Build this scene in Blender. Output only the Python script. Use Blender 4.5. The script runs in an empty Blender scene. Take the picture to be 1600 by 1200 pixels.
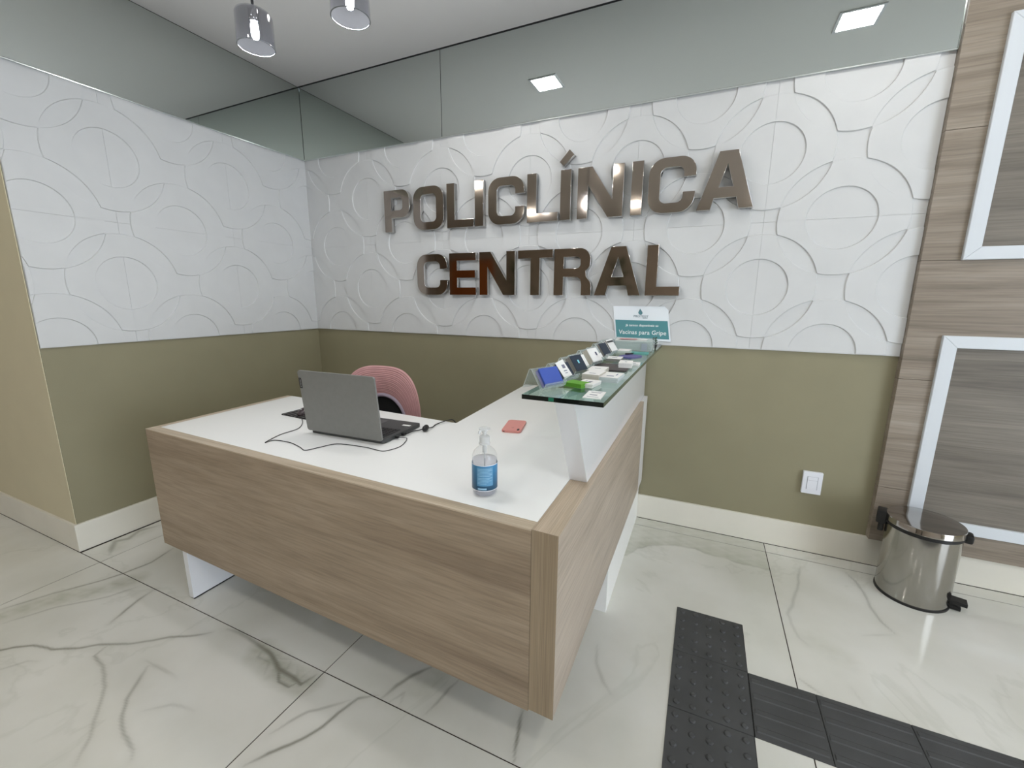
import bpy, bmesh, math, random
import numpy as np
from mathutils import Vector, Matrix
random.seed(7)
np.random.seed(7)
sc = bpy.context.scene
COL = sc.collection
PI = math.pi

# ------------------------------------------------------------------ camera
CAM = Vector((2.8305, -2.4956, 1.3014))
RX = Vector((0.91185668, 0.41043879, 0.00757621))
RY = Vector((0.08754430, -0.17639658, -0.98041840))
RZ = Vector((-0.40106532, 0.89466432, -0.19677998))
cam_d = bpy.data.cameras.new('camera')
cam_d.sensor_width = 36.0
cam_d.lens = 663.257 / 1600 * 36
cam_d.clip_start = 0.02
cam = bpy.data.objects.new('camera', cam_d)
COL.objects.link(cam)
m = Matrix((RX, -RY, -RZ)).transposed().to_4x4()
m.translation = CAM
cam.matrix_world = m
sc.camera = cam

# ------------------------------------------------------------------ world, exposure, big lights
sc.view_settings.view_transform = 'Standard'
sc.view_settings.look = 'None'
sc.view_settings.gamma = 1.0
sc.view_settings.use_curve_mapping = False
sc.view_settings.exposure = 1.36
try:
    sc.cycles.use_denoising = True
    sc.cycles.max_bounces = 12
    sc.cycles.glossy_bounces = 6
    sc.cycles.transparent_max_bounces = 24
    sc.cycles.sample_clamp_indirect = 6.0
    sc.cycles.caustics_reflective = False
    sc.cycles.caustics_refractive = False
except Exception:
    pass
w = bpy.data.worlds.new('world')
sc.world = w
w.use_nodes = True
w.node_tree.nodes['Background'].inputs[0].default_value = (0.75, 0.85, 1.0, 1)
w.node_tree.nodes['Background'].inputs[1].default_value = 2.0

DAY_POWER = 22.0       # daylight coming through the glazed entrance on the right
LED = 26.0             # radiance of the recessed square panels
ld = bpy.data.lights.new('entrance_daylight', 'AREA')
ld.shape = 'RECTANGLE'; ld.size = 2.4; ld.size_y = 2.1
ld.energy = DAY_POWER; ld.color = (0.86, 0.93, 1.0)
lo = bpy.data.objects.new('entrance_daylight', ld)
COL.objects.link(lo)
lo.location = (6.85, -3.2, 1.25)
lo.rotation_euler = (0, math.radians(90), 0)

# ------------------------------------------------------------------ colour and node helpers
def lin(c):
    c = c / 255.0
    return c / 12.92 if c <= 0.04045 else ((c + 0.055) / 1.055) ** 2.4
def rgb(r, g, b):
    return (lin(r), lin(g), lin(b), 1.0)

def mat(name, col=(200, 200, 200), rough=0.5, metal=0.0, spec=0.5, coat=0.0, noise=0.0, nscale=30.0, bump=0.0, bscale=200.0):
    M = bpy.data.materials.new(name)
    M.use_nodes = True
    nt = M.node_tree
    P = nt.nodes['Principled BSDF']
    P.inputs['Base Color'].default_value = rgb(*col)
    P.inputs['Roughness'].default_value = rough
    P.inputs['Metallic'].default_value = metal
    P.inputs['Specular IOR Level'].default_value = spec
    P.inputs['Coat Weight'].default_value = coat
    tc = nt.nodes.new('ShaderNodeTexCoord')
    if noise > 0:
        n = nt.nodes.new('ShaderNodeTexNoise')
        n.inputs['Scale'].default_value = nscale
        n.inputs['Detail'].default_value = 4
        nt.links.new(tc.outputs['Object'], n.inputs['Vector'])
        r = nt.nodes.new('ShaderNodeValToRGB')
        c = rgb(*col)
        r.color_ramp.elements[0].color = tuple(min(1, v * (1 - noise)) for v in c[:3]) + (1,)
        r.color_ramp.elements[1].color = tuple(min(1, v * (1 + noise)) for v in c[:3]) + (1,)
        r.color_ramp.elements[0].position = 0.3
        r.color_ramp.elements[1].position = 0.7
        nt.links.new(n.outputs['Fac'], r.inputs['Fac'])
        nt.links.new(r.outputs['Color'], P.inputs['Base Color'])
    if bump > 0:
        n = nt.nodes.new('ShaderNodeTexNoise')
        n.inputs['Scale'].default_value = bscale
        nt.links.new(tc.outputs['Object'], n.inputs['Vector'])
        b = nt.nodes.new('ShaderNodeBump')
        b.inputs['Strength'].default_value = bump
        b.inputs['Distance'].default_value = 0.002
        nt.links.new(n.outputs['Fac'], b.inputs['Height'])
        nt.links.new(b.outputs['Normal'], P.inputs['Normal'])
    return M

def wood(name, c_dark, c_mid, c_light, axis='X', rough=0.45, along=1.1, across=16.0, fine=1.0, spec=0.4):
    M = bpy.data.materials.new(name)
    M.use_nodes = True
    nt = M.node_tree; N = nt.nodes; L = nt.links
    P = N['Principled BSDF']
    P.inputs['Roughness'].default_value = rough
    P.inputs['Specular IOR Level'].default_value = spec
    tc = N.new('ShaderNodeTexCoord')
    mp = N.new('ShaderNodeMapping')
    s = [across, across, across]
    s['XYZ'.index(axis)] = along
    mp.inputs['Scale'].default_value = s
    L.new(tc.outputs['Object'], mp.inputs['Vector'])
    n0 = N.new('ShaderNodeTexNoise'); n0.inputs['Scale'].default_value = 0.55; n0.inputs['Detail'].default_value = 3
    n0.inputs['Distortion'].default_value = 0.9
    L.new(mp.outputs['Vector'], n0.inputs['Vector'])
    n1 = N.new('ShaderNodeTexNoise'); n1.inputs['Scale'].default_value = 1.6; n1.inputs['Detail'].default_value = 6
    n1.inputs['Roughness'].default_value = 0.65; n1.inputs['Distortion'].default_value = 0.7
    L.new(mp.outputs['Vector'], n1.inputs['Vector'])
    mp2 = N.new('ShaderNodeMapping')
    s2 = [across * 14, across * 14, across * 14]; s2['XYZ'.index(axis)] = along * 5
    mp2.inputs['Scale'].default_value = s2
    L.new(tc.outputs['Object'], mp2.inputs['Vector'])
    n2 = N.new('ShaderNodeTexNoise'); n2.inputs['Scale'].default_value = 1.0; n2.inputs['Detail'].default_value = 3
    L.new(mp2.outputs['Vector'], n2.inputs['Vector'])
    r0 = N.new('ShaderNodeValToRGB')
    e = r0.color_ramp.elements
    e[0].position = 0.33; e[0].color = rgb(*c_dark)
    e[1].position = 0.68; e[1].color = rgb(*c_light)
    k = r0.color_ramp.elements.new(0.5); k.color = rgb(*c_mid)
    mx = N.new('ShaderNodeMix'); mx.data_type = 'FLOAT'; mx.inputs[0].default_value = 0.5
    L.new(n0.outputs['Fac'], mx.inputs[2]); L.new(n1.outputs['Fac'], mx.inputs[3])
    L.new(mx.outputs[0], r0.inputs['Fac'])
    r2 = N.new('ShaderNodeValToRGB')
    r2.color_ramp.elements[0].position = 0.3; r2.color_ramp.elements[0].color = (1 - 0.22 * fine,) * 3 + (1,)
    r2.color_ramp.elements[1].position = 0.6; r2.color_ramp.elements[1].color = (1, 1, 1, 1)
    L.new(n2.outputs['Fac'], r2.inputs['Fac'])
    mm = N.new('ShaderNodeMix'); mm.data_type = 'RGBA'; mm.blend_type = 'MULTIPLY'; mm.inputs[0].default_value = 1.0
    L.new(r0.outputs['Color'], mm.inputs[6]); L.new(r2.outputs['Color'], mm.inputs[7])
    L.new(mm.outputs[2], P.inputs['Base Color'])
    b = N.new('ShaderNodeBump'); b.inputs['Strength'].default_value = 0.12; b.inputs['Distance'].default_value = 0.001
    L.new(n2.outputs['Fac'], b.inputs['Height']); L.new(b.outputs['Normal'], P.inputs['Normal'])
    return M

def clear(name, tint=(0.95, 0.97, 0.96), gloss=1.0, rough=0.02, ior=1.45, haze=0.0, haze_col=(220, 225, 225)):
    """thin clear plastic / glass: transparent with a fresnel reflection and an optional faint milky share"""
    M = bpy.data.materials.new(name); M.use_nodes = True
    nt = M.node_tree; N = nt.nodes; L = nt.links
    N.remove(N['Principled BSDF'])
    out = N['Material Output']
    t = N.new('ShaderNodeBsdfTransparent'); t.inputs[0].default_value = tint + (1,)
    g = N.new('ShaderNodeBsdfGlossy'); g.inputs['Roughness'].default_value = rough
    g.inputs['Color'].default_value = (gloss, gloss, gloss, 1)
    f = N.new('ShaderNodeFresnel'); f.inputs['IOR'].default_value = ior
    mx = N.new('ShaderNodeMixShader')
    geo = N.new('ShaderNodeNewGeometry')
    inv = N.new('ShaderNodeMath'); inv.operation = 'SUBTRACT'; inv.inputs[0].default_value = 1.0
    mu = N.new('ShaderNodeMath'); mu.operation = 'MULTIPLY'
    L.new(geo.outputs['Backfacing'], inv.inputs[1]); L.new(f.outputs[0], mu.inputs[0]); L.new(inv.outputs[0], mu.inputs[1])
    L.new(mu.outputs[0], mx.inputs[0]); L.new(t.outputs[0], mx.inputs[1]); L.new(g.outputs[0], mx.inputs[2])
    last = mx
    if haze > 0:
        d = N.new('ShaderNodeBsdfDiffuse'); d.inputs[0].default_value = rgb(*haze_col)
        m2 = N.new('ShaderNodeMixShader'); m2.inputs[0].default_value = haze
        L.new(mx.outputs[0], m2.inputs[1]); L.new(d.outputs[0], m2.inputs[2]); last = m2
    L.new(last.outputs[0], out.inputs['Surface'])
    return M

def emit(name, col, strength):
    M = bpy.data.materials.new(name); M.use_nodes = True
    nt = M.node_tree; nt.nodes.remove(nt.nodes['Principled BSDF'])
    e = nt.nodes.new('ShaderNodeEmission')
    e.inputs[0].default_value = rgb(*col); e.inputs[1].default_value = strength
    nt.links.new(e.outputs[0], nt.nodes['Material Output'].inputs['Surface'])
    return M

# ------------------------------------------------------------------ mesh helpers
def link(name, me, mats=None, parent=None, kind=None):
    o = bpy.data.objects.new(name, me)
    COL.objects.link(o)
    if mats is not None:
        for q in (mats if isinstance(mats, (list, tuple)) else [mats]):
            me.materials.append(q)
    if parent is not None: o.parent = parent
    if kind: o['kind'] = kind
    return o

def bm_obj(name, bm, mats, parent=None, kind=None, smooth=False):
    bmesh.ops.recalc_face_normals(bm, faces=bm.faces)
    me = bpy.data.meshes.new(name)
    bm.to_mesh(me); bm.free()
    if smooth:
        for p in me.polygons: p.use_smooth = True
        try: me.set_sharp_from_angle(angle=math.radians(38))
        except Exception: pass
    return link(name, me, mats, parent, kind)

def add_box(bm, x0, x1, y0, y1, z0, z1, bev=0.0, M=None, mi=0):
    r = bmesh.ops.create_cube(bm, size=1.0)
    vs = r['verts']
    for v in vs:
        v.co = Vector((x0 + (v.co.x + .5) * (x1 - x0), y0 + (v.co.y + .5) * (y1 - y0), z0 + (v.co.z + .5) * (z1 - z0)))
    fs = list({f for v in vs for f in v.link_faces})
    for f in fs: f.material_index = mi
    if bev > 0:
        es = list({e for v in vs for e in v.link_edges})
        rr = bmesh.ops.bevel(bm, geom=es, offset=bev, segments=2, affect='EDGES', profile=0.5)
        vs = list({v for f in rr['faces'] for v in f.verts} | {v for v in vs if v.is_valid})
        for f in {f for v in vs for f in v.link_faces}: f.material_index = mi
    if M is not None:
        for v in vs: v.co = M @ v.co
    return vs

def add_poly(bm, pts, z0, z1, mi=0):
    """extruded polygon in plan"""
    a = [bm.verts.new((p[0], p[1], z0)) for p in pts]
    b = [bm.verts.new((p[0], p[1], z1)) for p in pts]
    fs = [bm.faces.new(a[::-1]), bm.faces.new(b)]
    n = len(pts)
    for i in range(n):
        fs.append(bm.faces.new((a[i], a[(i + 1) % n], b[(i + 1) % n], b[i])))
    for f in fs: f.material_index = mi
    return a + b

def add_prism(bm, prof, M, length, mi=0, cap_mi=None):
    """profile points (a, b) extruded along local x by length; M maps (x, a, b)"""
    A = [bm.verts.new(M @ Vector((-length / 2, p[0], p[1]))) for p in prof]
    B = [bm.verts.new(M @ Vector((length / 2, p[0], p[1]))) for p in prof]
    n = len(prof)
    fs = [bm.faces.new(A[::-1]), bm.faces.new(B)]
    for i in range(n):
        fs.append(bm.faces.new((A[i], A[(i + 1) % n], B[(i + 1) % n], B[i])))
    for f in fs: f.material_index = mi
    if cap_mi is not None: fs[0].material_index = fs[1].material_index = cap_mi
    return A + B

def add_lathe(bm, prof, seg=40, M=None, cap=True, mi=0, sx=1.0, sy=1.0):
    rings = []
    for r, z in prof:
        ring = []
        for i in range(seg):
            t = 2 * PI * i / seg
            v = Vector((r * math.cos(t) * sx, r * math.sin(t) * sy, z))
            ring.append(bm.verts.new(M @ v if M else v))
        rings.append(ring)
    for a, b in zip(rings[:-1], rings[1:]):
        for i in range(seg):
            j = (i + 1) % seg
            f = bm.faces.new((a[i], a[j], b[j], b[i])); f.material_index = mi
    if cap:
        for ring, rv in ((rings[0], True), (rings[-1], False)):
            try:
                f = bm.faces.new(ring[::-1] if rv else ring); f.material_index = mi
            except ValueError: pass
    return rings

def spline_pts(pts, n=8, closed=False):
    P = [Vector(p) for p in pts]; out = []
    N = len(P)
    rng = range(N if closed else N - 1)
    for i in rng:
        if closed: p0, p1, p2, p3 = P[(i - 1) % N], P[i], P[(i + 1) % N], P[(i + 2) % N]
        else: p0, p1, p2, p3 = P[max(i - 1, 0)], P[i], P[i + 1], P[min(i + 2, N - 1)]
        for k in range(n):
            t = k / n
            out.append(0.5 * ((2 * p1) + (-p0 + p2) * t + (2 * p0 - 5 * p1 + 4 * p2 - p3) * t * t + (-p0 + 3 * p1 - 3 * p2 + p3) * t ** 3))
    if not closed: out.append(P[-1])
    return out

def add_tube(bm, pts, r, seg=8, cap=True, mi=0):
    rings = []
    N = len(pts)
    for i, p in enumerate(pts):
        p = Vector(p)
        d = (Vector(pts[min(i + 1, N - 1)]) - Vector(pts[max(i - 1, 0)]))
        if d.length < 1e-9: d = Vector((0, 0, 1))
        d.normalize()
        u = d.cross(Vector((0, 0, 1)))
        if u.length < 1e-3: u = d.cross(Vector((0, 1, 0)))
        u.normalize(); v = u.cross(d)
        rr = r[i] if isinstance(r, (list, tuple)) else r
        rings.append([bm.verts.new(p + rr * (math.cos(2 * PI * k / seg) * u + math.sin(2 * PI * k / seg) * v)) for k in range(seg)])
    for a, b in zip(rings[:-1], rings[1:]):
        for i in range(seg):
            f = bm.faces.new((a[i], a[(i + 1) % seg], b[(i + 1) % seg], b[i])); f.material_index = mi
    if cap:
        bm.faces.new(rings[0][::-1]).material_index = mi; bm.faces.new(rings[-1]).material_index = mi

def empty(name, loc=(0, 0, 0), rz=0.0, parent=None):
    o = bpy.data.objects.new(name, None)
    o.empty_display_size = 0.05
    COL.objects.link(o); o.location = loc; o.rotation_euler = (0, 0, rz)
    if parent is not None: o.parent = parent
    return o
def tag(o, label, cat, group=None, kind=None):
    o['label'] = label; o['category'] = cat
    if group: o['group'] = group
    if kind: o['kind'] = kind
    return o
def T(x=0, y=0, z=0, rz=0.0, rx=0.0, ry=0.0):
    return Matrix.Translation((x, y, z)) @ Matrix.Rotation(rz, 4, 'Z') @ Matrix.Rotation(ry, 4, 'Y') @ Matrix.Rotation(rx, 4, 'X')

def outline_mesh(name, loops, depth, bevel=0.0, M=None):
    """closed 2D outlines (holes included) filled and extruded into a solid mesh"""
    cu = bpy.data.curves.new(name, 'CURVE'); cu.dimensions = '2D'; cu.fill_mode = 'BOTH'
    cu.extrude = depth / 2 - bevel; cu.bevel_depth = bevel; cu.bevel_resolution = 1
    for lp in loops:
        s = cu.splines.new('POLY'); s.points.add(len(lp) - 1)
        for i, p in enumerate(lp): s.points[i].co = (p[0], p[1], 0, 1)
        s.use_cyclic_u = True
    return curve_to_mesh(name, cu, M)
def curve_to_mesh(name, cu, M=None):
    o = bpy.data.objects.new('tmp', cu); COL.objects.link(o)
    bpy.context.view_layer.update()
    me = bpy.data.meshes.new_from_object(o.evaluated_get(bpy.context.evaluated_depsgraph_get()))
    me.name = name; me.materials.clear()
    bpy.data.objects.remove(o); bpy.data.curves.remove(cu)
    if M is not None: me.transform(M)
    return me
def text_mesh(name, txt, size, M, width=None, depth=0.0003, bold=0.0):
    cu = bpy.data.curves.new(name, 'FONT'); cu.body = txt; cu.size = size
    cu.align_x = 'CENTER'; cu.align_y = 'CENTER'; cu.extrude = depth; cu.offset = bold; cu.resolution_u = 2
    me = curve_to_mesh(name, cu)
    if width:
        xs = [v.co.x for v in me.vertices]
        k = width / max(1e-6, max(xs) - min(xs))
        me.transform(Matrix.Diagonal((k, 1, 1, 1)))
    me.transform(M)
    return me
def rrect(w, h, r, n=6, cx=0, cy=0):
    out = []
    for qx, qy, a0 in ((1, 1, 0), (-1, 1, 90), (-1, -1, 180), (1, -1, 270)):
        for i in range(n + 1):
            a = math.radians(a0 + 90 * i / n)
            out.append((cx + qx * (w / 2 - r) + r * math.cos(a), cy + qy * (h / 2 - r) + r * math.sin(a)))
    return out

# ------------------------------------------------------------------ materials
M_white_panel = mat('white_plaster_relief', (208, 209, 209), rough=0.55, noise=0.02, nscale=9, bump=0.05, bscale=400)
M_green = mat('olive_wall_paint', (141, 135, 109), rough=0.62, noise=0.03, nscale=5, bump=0.08, bscale=350)
M_cream = mat('cream_wall_paint', (206, 197, 168), rough=0.6, noise=0.02, nscale=5, bump=0.06, bscale=350)
M_ceiling = mat('ceiling_paint', (236, 235, 233), rough=0.9, spec=0.2)
M_dark_gap = mat('dark_gap', (22, 22, 20), rough=0.8)
M_grout = mat('dark_grout', (48, 38, 30), rough=0.9)
M_base = mat('marble_baseboard', (226, 222, 210), rough=0.28, noise=0.035, nscale=4)
M_mirror = mat('silvered_glass', (207, 213, 210), rough=0.015, metal=1.0)
M_alu = mat('bright_aluminium_edge', (225, 230, 230), rough=0.2, metal=1.0)
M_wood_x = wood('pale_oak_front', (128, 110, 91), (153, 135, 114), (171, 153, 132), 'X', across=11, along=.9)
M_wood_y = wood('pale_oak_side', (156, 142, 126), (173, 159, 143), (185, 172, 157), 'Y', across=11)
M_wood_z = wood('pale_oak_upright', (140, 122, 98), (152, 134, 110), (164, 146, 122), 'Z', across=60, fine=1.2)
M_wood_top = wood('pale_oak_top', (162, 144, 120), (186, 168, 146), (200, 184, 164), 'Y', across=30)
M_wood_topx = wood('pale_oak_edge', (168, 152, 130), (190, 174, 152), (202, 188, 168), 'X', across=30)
M_clad_in = wood('grey_oak_inset', (100, 94, 85), (122, 115, 105), (140, 133, 122), 'X', across=13, along=0.8)
M_clad = wood('grey_oak_cladding', (118, 107, 94), (146, 134, 120), (166, 155, 142), 'X', across=13, along=0.8)
M_frame = mat('white_lacquer_frame', (214, 219, 224), rough=0.4)
M_desk_white = mat('white_laminate', (243, 243, 241), rough=0.24, spec=0.5)
M_desk_gloss = mat('white_gloss_laminate', (228, 229, 232), rough=0.12, spec=0.6, coat=0.3)
M_desk_grey = mat('white_laminate_edge', (218, 216, 214), rough=0.4)
M_black = mat('black_plastic', (16, 16, 17), rough=0.45)
M_cable = mat('black_cable', (22, 18, 20), rough=0.5)
M_letter = mat('polished_steel_letter', (152, 141, 131), rough=0.07, metal=1.0)
M_letter_side = mat('polished_steel_return', (200, 198, 196), rough=0.14, metal=1.0)
M_steel = mat('polished_steel_bin', (168, 165, 159), rough=0.13, metal=1.0, bump=0.02, bscale=8)
M_steel_lid = mat('polished_steel_lid', (176, 172, 168), rough=0.1, metal=1.0)
M_tact = None
M_glass_top = clear('shelf_glass', tint=(0.80, 0.91, 0.87), ior=1.5)
M_glass_edge = mat('shelf_glass_edge', (8, 16, 13), rough=0.08, spec=0.6)
M_glass_side = mat('shelf_glass_long_edge', (44, 66, 56), rough=0.1, spec=0.6)
M_acr = clear('clear_acrylic', tint=(0.93, 0.955, 0.95), ior=1.45, haze=0.20, haze_col=(215, 220, 220))
M_acr_edge = mat('acrylic_cut_edge', (206, 214, 212), rough=.25)
M_pet = clear('clear_bottle', tint=(0.965, 0.97, 0.97), ior=1.4, haze=0.05)
M_gel = clear('clear_gel', tint=(0.90, 0.90, 0.925), ior=1.12, haze=0.16, haze_col=(205, 205, 215))
M_smoke = clear('smoked_glass', tint=(0.76, 0.76, 0.78), ior=1.6, gloss=1.0, rough=0.05, haze=0.012, haze_col=(110, 112, 116))
M_rim = mat('glass_rim', (120, 124, 126), rough=0.1)
M_chrome = mat('chrome', (210, 210, 212), rough=0.08, metal=1.0)
M_led = emit('led_panel_glow', (255, 252, 246), LED)
M_bulb = emit('bulb_glow', (240, 246, 255), 30.0)
M_white_pl = mat('white_plastic', (228, 230, 236), rough=0.35)
M_paper = mat('white_card', (232, 231, 228), rough=0.6)

# floor marble: per-vertex vein attributes drive the colour, plus procedural clouding
def marble():
    M = bpy.data.materials.new('polished_marble_tile'); M.use_nodes = True
    nt = M.node_tree; N = nt.nodes; L = nt.links; P = N['Principled BSDF']
    P.inputs['Roughness'].default_value = 0.09
    P.inputs['Specular IOR Level'].default_value = 0.45
    tc = N.new('ShaderNodeTexCoord')
    n = N.new('ShaderNodeTexNoise'); n.inputs['Scale'].default_value = 1.5; n.inputs['Detail'].default_value = 6
    L.new(tc.outputs['Object'], n.inputs['Vector'])
    r = N.new('ShaderNodeValToRGB')
    r.color_ramp.elements[0].position = 0.35; r.color_ramp.elements[0].color = rgb(203, 202, 192)
    r.color_ramp.elements[1].position = 0.62; r.color_ramp.elements[1].color = rgb(220, 219, 212)
    L.new(n.outputs['Fac'], r.inputs['Fac'])
    # sparse faint procedural veins
    n2 = N.new('ShaderNodeTexNoise'); n2.inputs['Scale'].default_value = 0.7; n2.inputs['Detail'].default_value = 6
    n2.inputs['Distortion'].default_value = 1.4; n2.inputs['Roughness'].default_value = 0.55
    L.new(tc.outputs['Object'], n2.inputs['Vector'])
    s = N.new('ShaderNodeMath'); s.operation = 'SUBTRACT'; s.inputs[1].default_value = 0.5
    a = N.new('ShaderNodeMath'); a.operation = 'ABSOLUTE'
    L.new(n2.outputs['Fac'], s.inputs[0]); L.new(s.outputs[0], a.inputs[0])
    rv = N.new('ShaderNodeValToRGB')
    rv.color_ramp.elements[0].position = 0.0; rv.color_ramp.elements[0].color = (0.93, 0.935, 0.925, 1)
    rv.color_ramp.elements[1].position = 0.012; rv.color_ramp.elements[1].color = (1, 1, 1, 1)
    L.new(a.outputs[0], rv.inputs['Fac'])
    m1 = N.new('ShaderNodeMix'); m1.data_type = 'RGBA'; m1.blend_type = 'MULTIPLY'; m1.inputs[0].default_value = 1
    L.new(r.outputs['Color'], m1.inputs[6]); L.new(rv.outputs['Color'], m1.inputs[7])
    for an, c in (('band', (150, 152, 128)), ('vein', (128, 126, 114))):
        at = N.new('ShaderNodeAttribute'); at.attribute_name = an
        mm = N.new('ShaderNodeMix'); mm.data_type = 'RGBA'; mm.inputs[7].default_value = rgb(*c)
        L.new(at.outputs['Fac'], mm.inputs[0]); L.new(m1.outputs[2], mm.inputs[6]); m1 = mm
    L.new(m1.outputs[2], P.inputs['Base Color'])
    return M
M_marble = marble()

VEINS = [  # (points on the floor, half width, strength)
 ([(0.40, -2.12), (0.537, -2.037), (0.568, -2.005), (0.622, -1.973), (0.711, -1.953), (0.787, -1.914), (0.841, -1.873), (0.938, -1.826), (0.992, -1.782), (1.04, -1.735), (1.123, -1.686), (1.165, -1.651)], .006, .75),
 ([(0.87, -1.86), (0.885, -1.906), (0.97, -1.918), (1.082, -1.961), (1.174, -2.012), (1.256, -2.058), (1.3, -2.096), (1.324, -2.117)], .006, .55),
 ([(1.077, -1.844), (1.19, -1.83), (1.268, -1.83)], .008, .35),
 ([(1.119, -1.844), (1.163, -1.889), (1.206, -1.946), (1.258, -1.983), (1.336, -2.021), (1.417, -2.035), (1.444, -2.05)], .005, .65),
 ([(0.667, -1.604), (0.684, -1.673), (0.71, -1.732), (0.747, -1.797)], .006, .85),
 ([(0.225, -1.947), (0.291, -1.807), (0.378, -1.656), (0.398, -1.603), (0.415, -1.503), (0.381, -1.379)], .006, .65),
 ([(0.346, -1.982), (0.416, -1.85), (0.537, -1.722), (0.58, -1.625)], .006, .35),
 ([(-0.348, -1.783), (-0.153, -1.813), (-0.028, -1.789), (0.094, -1.766), (0.179, -1.722)], .018, .55),
 ([(0.152, -1.55), (0.027, -1.474), (0.06, -1.43), (0.015, -1.361), (0.058, -1.278)], .018, .5),
 ([(1.199, -1.62), (1.261, -1.607), (1.368, -1.616), (1.469, -1.625), (1.558, -1.661), (1.63, -1.664), (1.682, -1.674), (1.697, -1.621)], .014, .8),
 ([(1.52, -1.64), (1.60, -1.70), (1.645, -1.70), (1.66, -1.66)], .008, .7),
 ([(1.40, -1.60), (1.44, -1.66), (1.50, -1.655), (1.53, -1.70)], .004, .4), ([(1.56, -1.62), (1.585, -1.66), (1.56, -1.69)], .004, .45),
 ([(1.60, -1.62), (1.64, -1.65), (1.61, -1.69)], .006, .5), ([(1.66, -1.62), (1.655, -1.655), (1.69, -1.66), (1.70, -1.63)], .005, .5), ([(1.45, -1.61), (1.52, -1.625), (1.58, -1.61)], .004, .3),
 ([(0.64, -2.10), (0.70, -2.02), (0.74, -2.0)], .005, .25), ([(1.30, -1.95), (1.36, -1.90), (1.45, -1.88)], .005, .3),
 ([(1.751, -1.927), (1.784, -1.876), (1.818, -1.834), (1.842, -1.797), (1.862, -1.753), (1.872, -1.697), (1.896, -1.631), (1.953, -1.596)], .006, .75),
 ([(1.735, -1.839), (1.758, -1.786), (1.788, -1.735), (1.832, -1.692), (1.876, -1.648)], .006, .4),
 ([(1.964, -1.599), (1.978, -1.542), (2.004, -1.485), (2.053, -1.416)], .009, .8),
 ([(1.991, -1.599), (2.019, -1.549), (2.035, -1.591)], .008, .5),
 ([(2.126, -1.592), (2.142, -1.534), (2.144, -1.475), (2.156, -1.434)], .010, .55),
 ([(2.397, -1.421), (2.411, -1.48), (2.426, -1.53), (2.443, -1.599)], .007, .8),
 ([(3.375, -0.166), (3.342, -0.274), (3.331, -0.365), (3.288, -0.502), (3.261, -0.575), (3.264, -0.641), (3.278, -0.708), (3.303, -0.736)], .007, .40),
 ([(3.57, -0.123), (3.593, -0.202), (3.599, -0.282), (3.6, -0.395), (3.608, -0.471), (3.631, -0.53)], .006, .6),
 ([(3.631, -0.53), (3.516, -0.594)], .005, .25),
 ([(3.237, -0.925), (3.27, -0.949), (3.302, -0.972)], .006, .5),
 ([(3.405, -0.895), (3.426, -0.958)], .005, .3),
 ([(2.561, -1.069), (2.58, -1.152), (2.621, -1.226), (2.656, -1.266)], .008, .3),
 ([(0.3, -2.5), (0.9, -2.6), (1.6, -2.45), (2.2, -2.7), (2.9, -2.6)], .010, .5),
 ([(4.2, -1.0), (4.5, -0.6), (4.9, -0.7), (5.3, -0.3)], .008, .5),
]
BANDS = [  # soft wide clouds: polyline, half width, strength
 ([(0.285, -1.965), (0.353, -1.828), (0.457, -1.69), (0.50, -1.61)], .055, .45),
 ([(0.10, -1.50), (0.04, -1.43), (0.06, -1.36)], .05, .25),
 ([(1.42, -1.63), (1.56, -1.66), (1.69, -1.655)], .05, .5),
 ([(2.09, -1.45), (2.07, -1.50)], .05, .3),
 ([(3.33, -0.70), (3.42, -0.76)], .05, .15),
]
def seg_dist(X, Y, poly, along=False):
    D = np.full(X.shape, 9.0); S = np.zeros(X.shape); acc = 0.0
    for (ax, ay), (bx, by) in zip(poly[:-1], poly[1:]):
        dx, dy = bx - ax, by - ay; ln = math.hypot(dx, dy)
        t = np.clip(((X - ax) * dx + (Y - ay) * dy) / (dx * dx + dy * dy + 1e-12), 0, 1)
        d = np.hypot(X - ax - t * dx, Y - ay - t * dy)
        S = np.where(d < D, acc + t * ln, S); D = np.minimum(D, d); acc += ln
    if along: return D, S / acc, acc
    return D
def wob(X, Y, s, k):
    return sum(math.pow(.6, i) * np.sin(X * s * (1.7 ** i) + k + 1.3 * np.sin(Y * s * (1.5 ** i) + 2.1 * k)) for i in range(4)) / 2.2
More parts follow.
